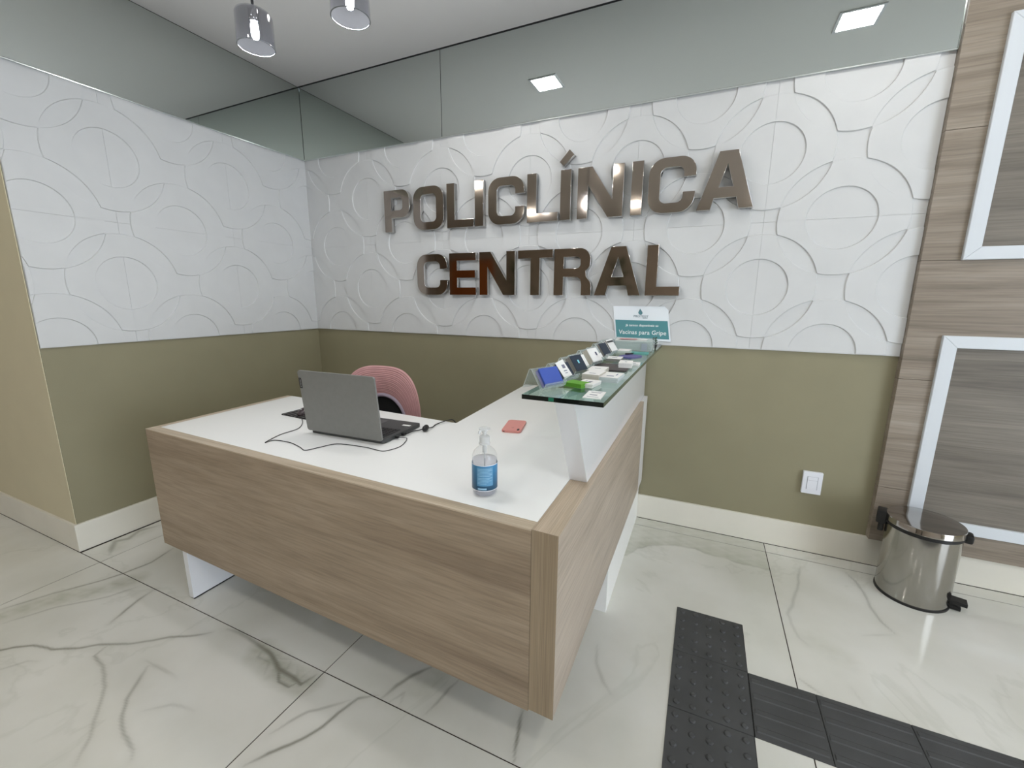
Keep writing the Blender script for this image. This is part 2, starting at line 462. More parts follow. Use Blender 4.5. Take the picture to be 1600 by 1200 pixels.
# the olive-grey cloud along the wall right of the desk
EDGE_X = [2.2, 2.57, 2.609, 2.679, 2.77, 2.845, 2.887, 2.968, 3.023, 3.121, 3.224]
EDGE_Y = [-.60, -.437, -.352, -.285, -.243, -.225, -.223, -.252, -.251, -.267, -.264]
def tile_mesh(name, x0, x1, y0, y1, step):
    nx = max(2, int(math.ceil((x1 - x0) / step)) + 1); ny = max(2, int(math.ceil((y1 - y0) / step)) + 1)
    xs = np.linspace(x0, x1, nx); ys = np.linspace(y0, y1, ny)
    X, Y = np.meshgrid(xs, ys)
    n = nx * ny
    co = np.zeros((n + 8, 3)); co[:n, 0] = X.ravel(); co[:n, 1] = Y.ravel()
    corners = [(x0, y0), (x1, y0), (x1, y1), (x0, y1)]
    for i, (a, b) in enumerate(corners):
        co[n + i] = (a, b, 0); co[n + 4 + i] = (a, b, -0.01)
    i0 = (np.arange(ny - 1)[:, None] * nx + np.arange(nx - 1)[None, :]).ravel()
    quads = np.stack([i0, i0 + 1, i0 + nx + 1, i0 + nx], 1)
    side = [[n + i, n + 4 + i, n + 4 + (i + 1) % 4, n + (i + 1) % 4] for i in range(4)] + [[n + 4, n + 7, n + 6, n + 5]]
    faces = np.vstack([quads, np.array(side)])
    me = bpy.data.meshes.new(name)
    me.vertices.add(len(co)); me.vertices.foreach_set('co', co.ravel())
    me.loops.add(faces.size); me.loops.foreach_set('vertex_index', faces.ravel().astype(np.int32))
    me.polygons.add(len(faces)); me.polygons.foreach_set('loop_start', np.arange(0, faces.size, 4, dtype=np.int32))
    me.update(calc_edges=True)
    Xw = X + .012 * wob(X, Y, 9, 1.0) + .004 * wob(Y, X, 40, 2.0)
    Yw = Y + .012 * wob(Y, X, 9, 3.0) + .004 * wob(X, Y, 40, .5)
    vein = np.zeros(X.shape); band = np.zeros(X.shape)
    k = 0
    for poly, hw, st in VEINS:
        k += 1
        cx = .5 * (min(p[0] for p in poly) + max(p[0] for p in poly)); 
        if max(p[0] for p in poly) < x0 - .1 or min(p[0] for p in poly) > x1 + .1: continue
        if max(p[1] for p in poly) < y0 - .1 or min(p[1] for p in poly) > y1 + .1: continue
        # a vein belongs to the tile that holds most of it
        D, S_, L_ = seg_dist(X + .006 * wob(X + .3 * Y, Y, 9, k) + .0025 * wob(Y, X, 30, k), Y + .006 * wob(Y, X, 9, k + 1) + .0025 * wob(X, Y, 30, k + 2), poly, True)
        fade = np.clip(np.minimum(S_, 1 - S_) * L_ / .06, .0, 1)
        ww = hw * .8 * (1 + .45 * wob(X + Y, Y - X, 5, k * 1.7))
        ww = np.maximum(ww, .0062) * (.45 + .55 * fade)
        v = st * (.35 + .65 * fade) * np.clip(1.25 - D / ww, 0, 1) * np.clip(.8 + .4 * wob(X + Y, Y - X, 4, k * .7), .25, 1)
        v += st * .14 * np.exp(-(D / (hw * 2.6)) ** 2)
        vein = np.maximum(vein, v)
    for poly, hw, st in BANDS:
        D = seg_dist(Xw, Yw, poly)
        b = st * np.clip(1.3 - D / hw, 0, 1) * (.75 + .35 * wob(X * .4 + Y, Y - X, 60, 1.0))
        band = np.maximum(band, b)
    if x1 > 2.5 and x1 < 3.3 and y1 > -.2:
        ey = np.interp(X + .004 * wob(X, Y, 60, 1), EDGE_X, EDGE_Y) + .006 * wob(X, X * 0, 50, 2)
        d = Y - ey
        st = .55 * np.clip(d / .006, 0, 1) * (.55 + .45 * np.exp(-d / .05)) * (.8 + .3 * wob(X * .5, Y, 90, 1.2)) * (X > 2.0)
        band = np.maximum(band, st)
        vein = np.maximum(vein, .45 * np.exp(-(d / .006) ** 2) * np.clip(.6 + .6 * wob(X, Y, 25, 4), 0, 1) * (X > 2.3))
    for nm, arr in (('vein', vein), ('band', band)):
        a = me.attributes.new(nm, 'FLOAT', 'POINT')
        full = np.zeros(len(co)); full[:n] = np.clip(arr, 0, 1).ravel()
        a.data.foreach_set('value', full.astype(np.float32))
    return me

# ------------------------------------------------------------------ the setting: floor
HC, H1, H2, HB = 2.788, 1.058, 2.293, 0.149
XR = 3.661
XMIN, XMAX, YMIN = -3.0, 6.9, -6.2
bm = bmesh.new(); add_box(bm, XMIN, XMAX, YMIN, 0.12, -0.08, -0.0012)
floor = bm_obj('floor', bm, M_grout, kind='structure')
gx = [XMIN] + [0.190 + 1.5205 * i for i in range(-2, 5)] + [XMAX]
gx = sorted(set(round(v, 4) for v in gx if XMIN <= v <= XMAX))
gy = [0.1, -0.095] + [-0.095 - 1.508 * i for i in range(1, 5)] + [YMIN]
gy = sorted(set(round(v, 4) for v in gy if v >= YMIN))
GAP = 0.0019
for j in range(len(gy) - 1):
    for i in range(len(gx) - 1):
        x0, x1, y0, y1 = gx[i] + GAP, gx[i + 1] - GAP, gy[j] + GAP, gy[j + 1] - GAP
        if y0 > -.2: y1 = -.0062
        if y0 > -1.62 and x0 < 0 < x1 and x1 > .1: x0 = .0058 if y0 > -.2 else .0035
        if y0 > -1.62 and x1 < 0: continue
        near = (-0.5 < (x0 + x1) / 2 < 4.4) and y1 > -3.2 and y0 > -3.3
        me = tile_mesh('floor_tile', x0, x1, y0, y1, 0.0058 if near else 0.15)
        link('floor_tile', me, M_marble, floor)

# tactile paving laid into the floor
def tact_mat():
    M = mat('charcoal_tactile_rubber', (66, 67, 68), rough=0.55, noise=0.16, nscale=7, bump=0.1, bscale=300)
    return M
M_tact = tact_mat()
TX0, TX1 = 2.829, 3.079
tp = empty('tactile_paving', (2.954, -1.6, 0))
tag(tp, 'T-shaped charcoal tactile paving strip set in the pale marble floor in front of the desk', 'floor guide')
def tactile_tile(x0, x1, y0, y1, kind):
    bm = bmesh.new()
    g = 0.0012
    add_box(bm, x0 + g, x1 - g, y0 + g, y1 - g, 0.0, 0.003, bev=0.0008)
    if kind == 'dome':
        for i in range(5):
            for j in range(5):
                add_lathe(bm, [(0.0105, 0.0028), (0.0095, 0.0055), (0.0065, 0.0070)], 10, T(x0 + .025 + .05 * i, y1 - .025 - .05 * j))
    else:
        for j in range(4):
            yy = y1 - 0.031 - 0.0627 * j
            add_prism(bm, [(-.012, .0028), (.012, .0028), (.008, .0050), (-.008, .0050)], T((x0 + x1) / 2, yy, 0), (x1 - x0) - 0.016)
    o = bm_obj('tactile_tile', bm, M_tact, tp, smooth=False)
    o.matrix_parent_inverse = Matrix.Translation((-2.954, 1.6, 0))
    return o
bm = bmesh.new(); add_box(bm, TX0 + .001, TX1 + .001, -2.228, -.7305, .0002, .0012); add_box(bm, TX1 + .0012, 5.0, -1.228, -.980, .0002, .0012)
o = bm_obj('mortar_bed', bm, M_dark_gap, tp); o.matrix_parent_inverse = Matrix.Translation((-2.954, 1.6, 0))
ys = [-.7295, -.979, -1.229, -1.479, -1.729, -1.979, -2.229]
for a, b in zip(ys[:-1], ys[1:]): tactile_tile(TX0, TX1, b, a, 'dome')
xs = [3.0805, 3.281, 3.530, 3.780, 4.03, 4.28, 4.53, 4.78, 5.03]
for a, b in zip(xs[:-1], xs[1:]): tactile_tile(a, b, -1.229, -.979, 'bar')

# ------------------------------------------------------------------ relief panel tiles
R_OUT, R_IN, RH, RB = .254, .135, .0062, .0028
def relief_tile(name, W, H, u0=0.0, u1=None, thick=.012):
    """one square wall tile with four half rings raised on it; cropped to u0..u1. u to the right, v up, w outwards"""
    u1 = W if u1 is None else u1
    bm = bmesh.new()
    g = .0004
    add_box(bm, u0 + g, u1 - g, g, H - g, -thick, 0, bev=0)
    kx, ky = W / .6175, H / .6175
    nb = [(sx * .30875, sy * .30875) for sx in (-1, 1) for sy in (-1, 1)]
    for cx, cy, a0 in ((.5, 0, 0), (.5, 1, 180), (0, .5, -90), (1, .5, 90)):
        S = 64; rows = []
        for i in range(S + 1):
            th = math.radians(a0 + 180 * i / S)
            c, s = math.cos(th), math.sin(th)
            ro = R_OUT
            for nx_, ny_ in nb:
                d = nx_ * c + ny_ * s
                disc = d * d - (nx_ * nx_ + ny_ * ny_ - R_OUT * R_OUT)
                if disc > 0 and d > 0:
                    ro = min(ro, d - math.sqrt(disc))
            row = []
            for r, h in ((R_IN, 0), (R_IN + RB, RH), (ro - RB, RH), (ro, 0)):
                row.append(bm.verts.new((cx * W + r * c * kx, cy * H + r * s * ky, h)))
            rows.append(row)
        for a, b in zip(rows[:-1], rows[1:]):
            for k in range(3): bm.faces.new((a[k], a[k + 1], b[k + 1], b[k]))
    for co, no in (((u0 + g, 0, 0), (-1, 0, 0)), ((u1 - g, 0, 0), (1, 0, 0)), ((0, g, 0), (0, -1, 0)), ((0, H - g, 0), (0, 1, 0))):
        bmesh.ops.bisect_plane(bm, geom=bm.verts[:] + bm.edges[:] + bm.faces[:], plane_co=co, plane_no=no, clear_outer=True, dist=1e-6)
    bmesh.ops.recalc_face_normals(bm, faces=bm.faces)
    # open shells: make ring faces point outwards
    for f in bm.faces:
        if f.normal.z < -0.2 and f.calc_center_median().z > -0.5 * thick: f.normal_flip()
    me = bpy.data.meshes.new(name); bm.to_mesh(me); bm.free()
    me.materials.append(M_white_panel)
    return me
HP = (H2 - H1) / 2

# back wall (olive paint) with its panels, mirrors and wood cladding
bm = bmesh.new(); add_box(bm, -0.15, XMAX, 0.010, 0.12, 0, HC + .1)
wall_back = bm_obj('wall_back', bm, M_green, kind='structure')
TW = 0.6166
MB_ = Matrix(((1, 0, 0, 0), (0, 0, -1, 0), (0, 1, 0, 0), (0, 0, 0, 1)))  # (u,v,w)->(x,-w,z)
first = relief_tile('relief_tile', TW, HP, 0.033, TW)
full = relief_tile('relief_tile', TW, HP)
last = relief_tile('relief_tile', TW, HP, 0, XR - 3.05 - .001)
for row in range(2):
    for k in range(-1, 5):
        me = first if k == -1 else (last if k == 4 else full)
        o = link('relief_tile', me, None, wall_back)
        o.matrix_world = Matrix.Translation((0.5836 + TW * k, 0.0, H1 + HP * row)) @ MB_
# small ledge trims under the panels
bm = bmesh.new(); add_box(bm, 0.0, XR, -.0005, .0098, H1 - .003, H1 - .0002)
bm_obj('panel_edge', bm, M_white_panel, wall_back)

# left wall
WL = empty('wall_left_pivot'); bpy.data.objects.remove(WL)
ROT_L = Matrix.Rotation(-0.0069, 4, 'Z')
bm = bmesh.new(); add_box(bm, -0.15, -0.010, -1.5885, 0.01, 0, HC + .1)
wall_left = bm_obj('wall_left', bm, M_green, kind='structure')
wall_left.matrix_world = ROT_L
ML_ = Matrix(((0, 0, 1, 0), (1, 0, 0, 0), (0, 1, 0, 0), (0, 0, 0, 1)))   # (u,v,w)->(w, u, v)
TL_ = .605
lfull = relief_tile('relief_tile', TL_, HP)
lpart = relief_tile('relief_tile', TL_, HP, TL_ * 3 - 1.5885, TL_)
for row in range(2):
    for k in range(3):
        o = link('relief_tile', lpart if k == 2 else lfull, None, wall_left)
        o.matrix_parent_inverse = Matrix.Identity(4)
        o.matrix_local = Matrix.Translation((0.0, -TL_ * (k + 1), H1 + HP * row)) @ ML_
# return wall left of the corner (cream paint, faces the room)
bm = bmesh.new(); add_box(bm, XMIN, -0.0212, -1.5925, -1.5895, 0, HC + .1); add_box(bm, XMIN, -0.17, -1.5895, -1.45, 0, HC + .1)
wall_ret = bm_obj('wall_left_return', bm, M_cream, kind='structure')

# baseboards
def baseboard(name, bx, M=None, gapmat=M_grout):
    bm = bmesh.new()
    x0, x1, y0, y1 = bx
    add_box(bm, x0, x1, y0, y1, 0.0015, HB, bev=0.0022)
    o = bm_obj(name, bm, M_base, kind='structure')
    if M is not None: o.matrix_world = M
    return o
baseboard('baseboard_back', (0.0, XMAX, -.004, .011))
baseboard('baseboard_left', (-.011, .004, -1.594, 0.0), ROT_L)
baseboard('baseboard_left_return', (XMIN, -.0075, -1.604, -1.588))

# mirror band above the panels
def mirror(name, x0, x1, parent=None, M=None):
    bm = bmesh.new()
    add_box(bm, x0, x1, -.010, -.004, H2 + .006, HC - .006, bev=.0008)
    o = bm_obj(name, bm, M_mirror, parent)
    if M is not None: o.matrix_local = M
    return o
mirror('mirror_panel', 0.006, 1.2175, wall_back)
mirror('mirror_panel', 1.2205, XR - .004, wall_back)
bm = bmesh.new(); add_box(bm, 0.0, XR, -.003, .010, H2, HC + .02)
bm_obj('mirror_backing', bm, M_dark_gap, wall_back)
bm = bmesh.new(); add_box(bm, 0.0, XR - .001, -.013, .002, H2 - .001, H2 + .005, bev=.001)
bm_obj('mirror_sill', bm, M_alu, wall_back)
bm = bmesh.new(); add_box(bm, XR - .004, XR - .001, -.013, .002, H2 + .005, HC - .002)
bm_obj('mirror_end_trim', bm, M_alu, wall_back)
LR = Matrix.Rotation(PI / 2, 4, 'Z')     # x->y ; -y -> +x
def left_part(name, mt, bxs):
    bm = bmesh.new(); add_box(bm, *bxs[:6], bev=bxs[6])
    o = bm_obj(name, bm, mt, wall_left); return o
left_part('mirror_panel', M_mirror, (.004, .010, -1.585, -.012, H2 + .006, HC - .006, .0008))
left_part('mirror_backing', M_dark_gap, (-.010, .003, -1.5885, 0, H2, HC + .02, 0))
left_part('mirror_sill', M_alu, (-.002, .013, -1.5885, -.012, H2 - .001, H2 + .005, .001))
left_part('panel_edge', M_white_panel, (-.0098, .0005, -1.5885, 0, H1 - .003, H1 - .0002, 0))
bm = bmesh.new(); add_box(bm, .002, .012, -.012, -.002, H2 - .002, H2 + .012, bev=.002)
bm_obj('mirror_corner_clip', bm, M_chrome, wall_back)

# grey-oak cladding right of the panels: boards with open joints
zj = [HB + .002, .430, .957, 1.476, 1.99, 2.5, HC - .001]
clad = None
for a, b in zip(zj[:-1], zj[1:]):
    bm = bmesh.new(); add_box(bm, XR, XMAX - .02, -.030, .011, a + .0008, b - .0008, bev=.0012)
    o = bm_obj('wood_board', bm, M_clad, wall_back)
    me = o.data
# white mitred frames on the cladding
def wall_frame(x0, x1, z0, z1, wd, tag_label):
    e = empty('wall_frame', (x0, -.03, z0), parent=wall_back)
    e['label'] = tag_label
    W, H = x1 - x0, z1 - z0
    def rail(pts):
        bm = bmesh.new()
        a = [bm.verts.new((p[0], -.016, p[1])) for p in pts]; b = [bm.verts.new((p[0], 0.0, p[1])) for p in pts]
        bm.faces.new(a); bm.faces.new(b[::-1])
        for i in range(4): bm.faces.new((a[i], b[i], b[(i + 1) % 4], a[(i + 1) % 4]))
        bmesh.ops.bevel(bm, geom=[q for q in bm.edges if abs(q.verts[0].co.y + .016) < 1e-6 and abs(q.verts[1].co.y + .016) < 1e-6], offset=.002, segments=1, affect='EDGES')
        bm_obj('rail', bm, M_frame, e)
    bm = bmesh.new(); add_box(bm, wd - .004, W - wd + .004, -.0016, .0002, wd - .004, H - wd + .004)
    bm_obj('inset_panel', bm, M_clad_in, e)
    rail([(0, 0), (0, H), (wd, H - wd), (wd, wd)])
    rail([(W, 0), (W - wd, wd), (W - wd, H - wd), (W, H)])
    rail([(0, H), (W, H), (W - wd, H - wd), (wd, H - wd)])
    rail([(0, 0), (wd, wd), (W - wd, wd), (W, 0)])
wall_frame(3.781, 4.70, .264, 1.159, .052, 'lower white wall frame')
wall_frame(3.790, 4.70, 1.475, 2.377, .052, 'upper white wall frame')

# ceiling with dark shadow gap at the mirrors
bm = bmesh.new(); add_box(bm, XMIN, XMAX, YMIN, -.016, HC, HC + .1)
ceiling = bm_obj('ceiling', bm, M_ceiling, kind='structure')
# rest of the room, behind and beside the camera (seen only in the steel and the mirrors)
M_room = mat('taupe_room_paint', (176, 163, 148), rough=0.6, noise=0.05, nscale=3)
bm = bmesh.new(); add_box(bm, XMIN, XMAX, YMIN - .12, YMIN, 0, HC + .1)
wall_front = bm_obj('wall_front', bm, M_room, kind='structure')
bm = bmesh.new(); add_box(bm, XMIN - .12, XMIN, YMIN, -1.45, 0, HC + .1)
bm_obj('wall_side', bm, M_room, kind='structure')
bm = bmesh.new()
add_box(bm, XMAX, XMAX + .12, -1.9, .12, 0, HC + .1); add_box(bm, XMAX, XMAX + .12, YMIN - .12, -4.5, 0, HC + .1)
add_box(bm, XMAX, XMAX + .12, -4.5, -1.9, 2.35, HC + .1)
bm_obj('wall_right', bm, M_cream, kind='structure')

# recessed square LED panels
led0 = None
for i, (x, y, r) in enumerate([(1.672, -.665, .02), (3.440, -.665, .02), (5.2, -.665, 0), (1.672, -2.9, 0), (3.44, -2.9, 0), (5.2, -2.9, 0), (-.1, -2.9, 0), (-1.9, -2.9, 0), (-.1, -4.9, 0), (1.672, -4.9, 0), (3.44, -4.9, 0)]):  # far-left and back-left lights are unseen, added to brighten the left side
    t = empty('ceiling_light', (x, y, HC), r)
    lab = {0: 'square white ceiling light over the desk, mirrored in the middle of the mirror band',
           1: 'square white ceiling light over the bin, mirrored at the right end of the band'}.get(i, 'square ceiling light out of the picture, ' + {2: 'beside the right wall near the entrance', 3: 'just behind the camera, left of the middle', 4: 'just behind the camera, right of the middle', 5: 'behind the camera by the entrance', 6: 'behind the camera, left of the desk', 7: 'added as fill at the far left behind the camera', 8: 'added as fill at the back of the room, on the left', 9: 'at the back of the room, in the middle', 10: 'at the back of the room, on the right'}.get(i, ''))
    tag(t, lab, 'ceiling light', 'square recessed ceiling lights')
    bm = bmesh.new()
    for q in ((-.10, .10, .085, .10), (-.10, .10, -.10, -.085), (-.10, -.085, -.085, .085), (.085, .10, -.085, .085)):
        add_box(bm, q[0], q[1], q[2], q[3], -.005, .0)
    bm_obj('frame', bm, M_white_pl, t)
    bm = bmesh.new(); add_box(bm, -.0845, .0845, -.0845, .0845, -.0035, -.0005)
    bm_obj('diffuser', bm, M_led, t)

# ------------------------------------------------------------------ reception desk
desk = empty('reception_desk', (1.65, -1.2, 0))
tag(desk, 'L-shaped pale oak reception desk with white worktop and glass shelf', 'desk')
DP = Matrix.Translation((-1.65, 1.2, 0))
def dpart(name, bm, mt, smooth=False):
    o = bm_obj(name, bm, mt, desk, smooth=smooth); o.matrix_parent_inverse = DP; return o
ZD = .76
A = (.744, -1.573); B = (.729, -.889); C = (2.4955, -1.6295); D = (2.5645, -1.6315)
ft = .040
fn = Vector((C[0] - A[0], C[1] - A[1])).normalized(); fp = Vector((-fn.y, fn.x))
def offp(p, d, e=0): return (p[0] + fp.x * d + fn.x * e, p[1] + fp.y * d + fn.y * e)
bm = bmesh.new(); add_poly(bm, [A, C, offp(C, ft), offp(A, ft)], .236, ZD - .004)
dpart('front_panel', bm, M_wood_x)
bm = bmesh.new(); add_poly(bm, [A, C, offp(C, ft), offp(A, ft)], ZD - .004, ZD)
dpart('front_top_edge', bm, M_wood_topx)
bm = bmesh.new(); add_poly(bm, [offp(A, ft), offp(A, ft, .030), (B[0] + .034, B[1]), B], .30, ZD)
dpart('end_panel', bm, M_wood_top)
# worktops
bm = bmesh.new()
a0 = offp(A, ft + .0006, .0306); c0 = offp(C, ft + .0006, -.0006)
I1 = (1.866, -.946)
add_poly(bm, [a0, c0, (2.4948, -.946 - .02), (I1[0], I1[1]), (B[0] + .0345, B[1] - .0)], ZD - .025, ZD)
dpart('front_worktop', bm, M_desk_white)
bm = bmesh.new()
add_poly(bm, [(1.8665, -.946), (2.4948, -.9655), (2.4948, -.006), (1.812, -.006)], ZD - .025, ZD)
dpart('side_worktop', bm, M_desk_white)
# solid-looking side panel with its wood ends
xs0, xs1 = 2.4965, 2.5655
sx = lambda y, x: x + (y + 1.63) * .002
bm = bmesh.new(); add_poly(bm, [(C[0] + .0010, C[1] + .0005), D, (D[0], D[1] + .0015), (C[0] + .0010, C[1] + .002)], .242, ZD)
dpart('end_face', bm, M_wood_z)
bm = bmesh.new(); add_poly(bm, [(C[0] + .0012, -1.6275), (D[0], -1.6295), (2.5675, -.157), (2.4985, -.157)], .245, ZD - .004)
dpart('side_panel', bm, M_wood_y)
bm = bmesh.new(); add_poly(bm, [(C[0] + .0012, -1.6275), (D[0], -1.6295), (2.5675, -.157), (2.4985, -.157)], ZD - .0038, ZD)
dpart('side_top_edge', bm, M_wood_top)
bm = bmesh.new(); add_box(bm, 2.4985, 2.5685, -.156, -.006, .2448, ZD)
dpart('wall_end_panel', bm, M_desk_grey)
bm = bmesh.new(); add_box(bm, 2.50, 2.5555, -.893, -.006, 0.0, .2445)
dpart('plinth', bm, M_desk_white)
# slanted white upstand under the glass
bm = bmesh.new()
ux0, ux1 = 2.4955, 2.5495
pf = [(-1.311, ZD + .0003), (-.006, ZD + .0003), (-.006, 1.0445), (-1.482, 1.0445)]
va = [bm.verts.new((ux0 + (0.006 if 0 else 0), y, z)) for y, z in pf]; vb = [bm.verts.new((ux1 + .0, y, z)) for y, z in pf]
bm.faces.new(va); bm.faces.new(vb[::-1])
for i in range(4): bm.faces.new((va[i], vb[i], vb[(i + 1) % 4], va[(i + 1) % 4]))
dpart('upstand', bm, M_desk_gloss)
# white leg slab under the left end, with its dark foot strip
bm = bmesh.new(); add_box(bm, .868, .897, -1.570, -.98, .006, .2355)
dpart('leg', bm, M_desk_gloss)
bm = bmesh.new(); add_box(bm, .870, .897, -1.567, -.98, .0, .0058)
dpart('foot_strip', bm, M_dark_gap)
# glass shelf
bm = bmesh.new()
GX0, GX1, GY0, GY1, GZ0, GZ1 = 2.411, 2.6255, -1.4975, -.003, 1.0450, 1.0572
add_box(bm, GX0, GX1, GY0, GY1, GZ0, GZ1)
for f in bm.faces:
    c = f.normal
    if abs(c.z) > .5: f.material_index = 0
    elif abs(c.y) > .5: f.material_index = 1
    elif c.x > 0: f.material_index = 2
    else: f.material_index = 3
gs = dpart('glass_shelf', bm, [M_glass_top, M_glass_edge, M_glass_side, mat('shelf_glass_near_edge', (142, 160, 150), rough=.15)])
gs['label'] = 'clear green-tinted glass shelf'
bm = bmesh.new(); add_box(bm, 2.485, 2.499, GY0 - .0008, GY0 - .0001, GZ0 + .0015, GZ1 - .001)
dpart('edge_sticker', bm, mat('green_sticker', (24, 110, 84), rough=.4))

# ------------------------------------------------------------------ steel wall letters
LZ = .265
def arc(cx, cy, rx, ry, a0, a1, n=7):
    return [(cx + rx * math.cos(math.radians(a0 + (a1 - a0) * i / n)), cy + ry * math.sin(math.radians(a0 + (a1 - a0) * i / n))) for i in range(n + 1)]
def letter_loops(ch, w, h=LZ):
    s = .056; t = .046
    ro = .075; ri = .032
    if ch == 'I': return [[(0, 0), (w, 0), (w, h), (0, h)]]
    if ch == 'L': return [[(0, 0), (w, 0), (w, t), (s, t), (s, h), (0, h)]]
    if ch == 'T': return [[(w / 2 - s / 2, 0), (w / 2 + s / 2, 0), (w / 2 + s / 2, h - t), (w, h - t), (w, h), (0, h), (0, h - t), (w / 2 - s / 2, h - t)]]
    if ch == 'E':
        m = h / 2
        return [[(0, 0), (w, 0), (w, t), (s, t), (s, m - t / 2), (w * .97, m - t / 2), (w * .97, m + t / 2), (s, m + t / 2), (s, h - t), (w, h - t), (w, h), (0, h)]]
    if ch == 'O':
        o = arc(w - ro, ro, ro, ro, -90, 0) + arc(w - ro, h - ro, ro, ro, 0, 90) + arc(ro, h - ro, ro, ro, 90, 180) + arc(ro, ro, ro, ro, 180, 270)
        i = arc(w - s - ri, t + ri, ri, ri, -90, 0) + arc(w - s - ri, h - t - ri, ri, ri, 0, 90) + arc(s + ri, h - t - ri, ri, ri, 90, 180) + arc(s + ri, t + ri, ri, ri, 180, 270)
        return [o, i[::-1]]
    if ch == 'C':
        g0, g1 = h * .36, h * .64
        o = [(w, g0)] + arc(w - ro, ro, ro, ro, 0, -90) + arc(ro, ro, ro, ro, 270, 180) + arc(ro, h - ro, ro, ro, 180, 90) + arc(w - ro, h - ro, ro, ro, 90, 0) + [(w, g1), (w - s, g1)]
        i = arc(w - s - ri, h - t - ri, ri, ri, 0, 90) + arc(s + ri, h - t - ri, ri, ri, 90, 180) + arc(s + ri, t + ri, ri, ri, 180, 270) + arc(w - s - ri, t + ri, ri, ri, -90, 0) + [(w - s, g0)]
        return [o + i]
    if ch in 'PR':
        b = h * .40 if ch == 'R' else h * .34
        rr = .062; r2 = .024
        bowl_o = arc(w - rr, h - rr, rr, rr, 90, 0) + arc(w - rr, b + rr, rr, rr, 0, -90)
        hole = [(s, b + t), (w - s - r2, b + t)] + arc(w - s - r2, b + t + r2, r2, r2, -90, 0) + arc(w - s - r2, h - t - r2, r2, r2, 0, 90) + [(s, h - t)]
        if ch == 'P':
            o = [(0, 0), (0, h)] + bowl_o + [(s, b), (s, 0)]
        else:
            o = [(0, 0), (0, h)] + arc(w - rr - .008, h - rr, rr, rr, 90, 0) + arc(w - rr - .008, b + rr + .012, rr, rr * .8, 0, -55)
            o += [(w - .030, b - .002), (w - .006, b - .03), (w, b - .055), (w, 0), (w - s, 0), (w - s, b - .045), (w - s - .006, b - .016), (w - s - .026, b - .002), (s, b), (s, 0)]
            hole = [(s, b + t), (w - s - r2 - .008, b + t)] + arc(w - s - r2 - .008, b + t + r2, r2, r2, -90, 0) + arc(w - s - r2 - .008, h - t - r2, r2, r2, 0, 90) + [(s, h - t)]
        return [o, hole[::1]]
    if ch == 'N':
        return [[(0, 0), (0, h), (.078, h), (w - s, .088), (w - s, h), (w, h), (w, 0), (w - .078, 0), (s, h - .088), (s, 0)]]
    if ch == 'A':
        k = .080; aw = w
        top0, top1 = aw / 2 - k / 2, aw / 2 + k / 2
        def xl(z): return top0 * z / h
        def xr(z): return aw - (aw - top1) * z / h
        z1, z2 = h * .20, h * .38
        o = [(0, 0), (top0, h), (top1, h), (aw, 0), (aw - .062, 0), (xr(z1) - .058, z1), (xl(z1) + .058, z1), (.062, 0)]
        hl = [(xl(z2) + .060, z2), (xr(z2) - .060, z2), (aw / 2, h * .80)]
        return [o, hl]
    if ch == "'":
        return [[(0, 0), (.028, -.022), (.062, .058), (.045, .066)]]
ML = Matrix(((1, 0, 0, 0), (0, 0, -1, 0), (0, 1, 0, 0), (0, 0, 0, 1)))
row1 = [('P', .762, .970, 'capital P starting the upper word', ), ('O', 1.003, 1.238, 'round capital O, second letter of the upper word'),
        ('L', 1.264, 1.456, 'capital L between O and I in the upper word'), ('I', 1.468, 1.526, 'plain capital I left of the first C in the upper word'),
        ('C', 1.562, 1.798, 'capital C in the middle of the upper word'), ('L', 1.818, 2.006, 'capital L left of the accented I in the upper word'),
        ('I', 2.022, 2.081, 'capital I carrying the acute accent in the upper word'), ('N', 2.122, 2.372, 'capital N in the upper word'),
        ('I', 2.415, 2.471, 'plain capital I right of the N in the upper word'), ('C', 2.502, 2.728, 'capital C next to the last A of the upper word'),
        ('A', 2.742, 2.993, 'capital A ending the upper word')]
row2 = [('C', 1.016, 1.256, 'capital C starting the lower word'), ('E', 1.274, 1.470, 'capital E of the lower word'),
        ('N', 1.497, 1.742, 'capital N of the lower word'), ('T', 1.764, 1.985, 'capital T of the lower word'),
        ('R', 1.996, 2.218, 'capital R of the lower word'), ('A', 2.239, 2.492, 'capital A of the lower word'),
        ('L', 2.519, 2.692, 'capital L ending the lower word')]
def put_letter(ch, x0, x1, z0, h, lab, grp):
    me = outline_mesh('steel_letter', letter_loops(ch, x1 - x0, h), .034, bevel=.0012)
    me.transform(ML)
    me.materials.append(M_letter); me.materials.append(M_letter_side)
    for p in me.polygons: p.material_index = 0 if abs(p.normal.y) > .95 else 1
    o = link('steel_letter', me)
    o.location = (x0, -.0235, z0)
    o['label'] = 'polished steel ' + lab; o['category'] = 'letter'; o['group'] = grp
    return o
for ch, x0, x1, lab in row1: put_letter(ch, x0, x1, 1.745, .265, lab, 'steel letters of the upper word')
for ch, x0, x1, lab in row2: put_letter(ch, x0, x1, 1.325, .262, lab, 'steel letters of the lower word')
me = outline_mesh('steel_accent', [[(0, .022), (.024, 0), (.082, .052), (.055, .080)]], .034, bevel=.0012)
me.transform(ML); me.materials.append(M_letter); me.materials.append(M_letter_side)
for p in me.polygons: p.material_index = 0 if abs(p.normal.y) > .95 else 1
o = link('steel_accent', me); o.location = (2.013, -.0235, 2.032)
tag(o, 'polished steel slanted accent mark above the I of the upper word', 'letter', 'steel letters of the upper word')

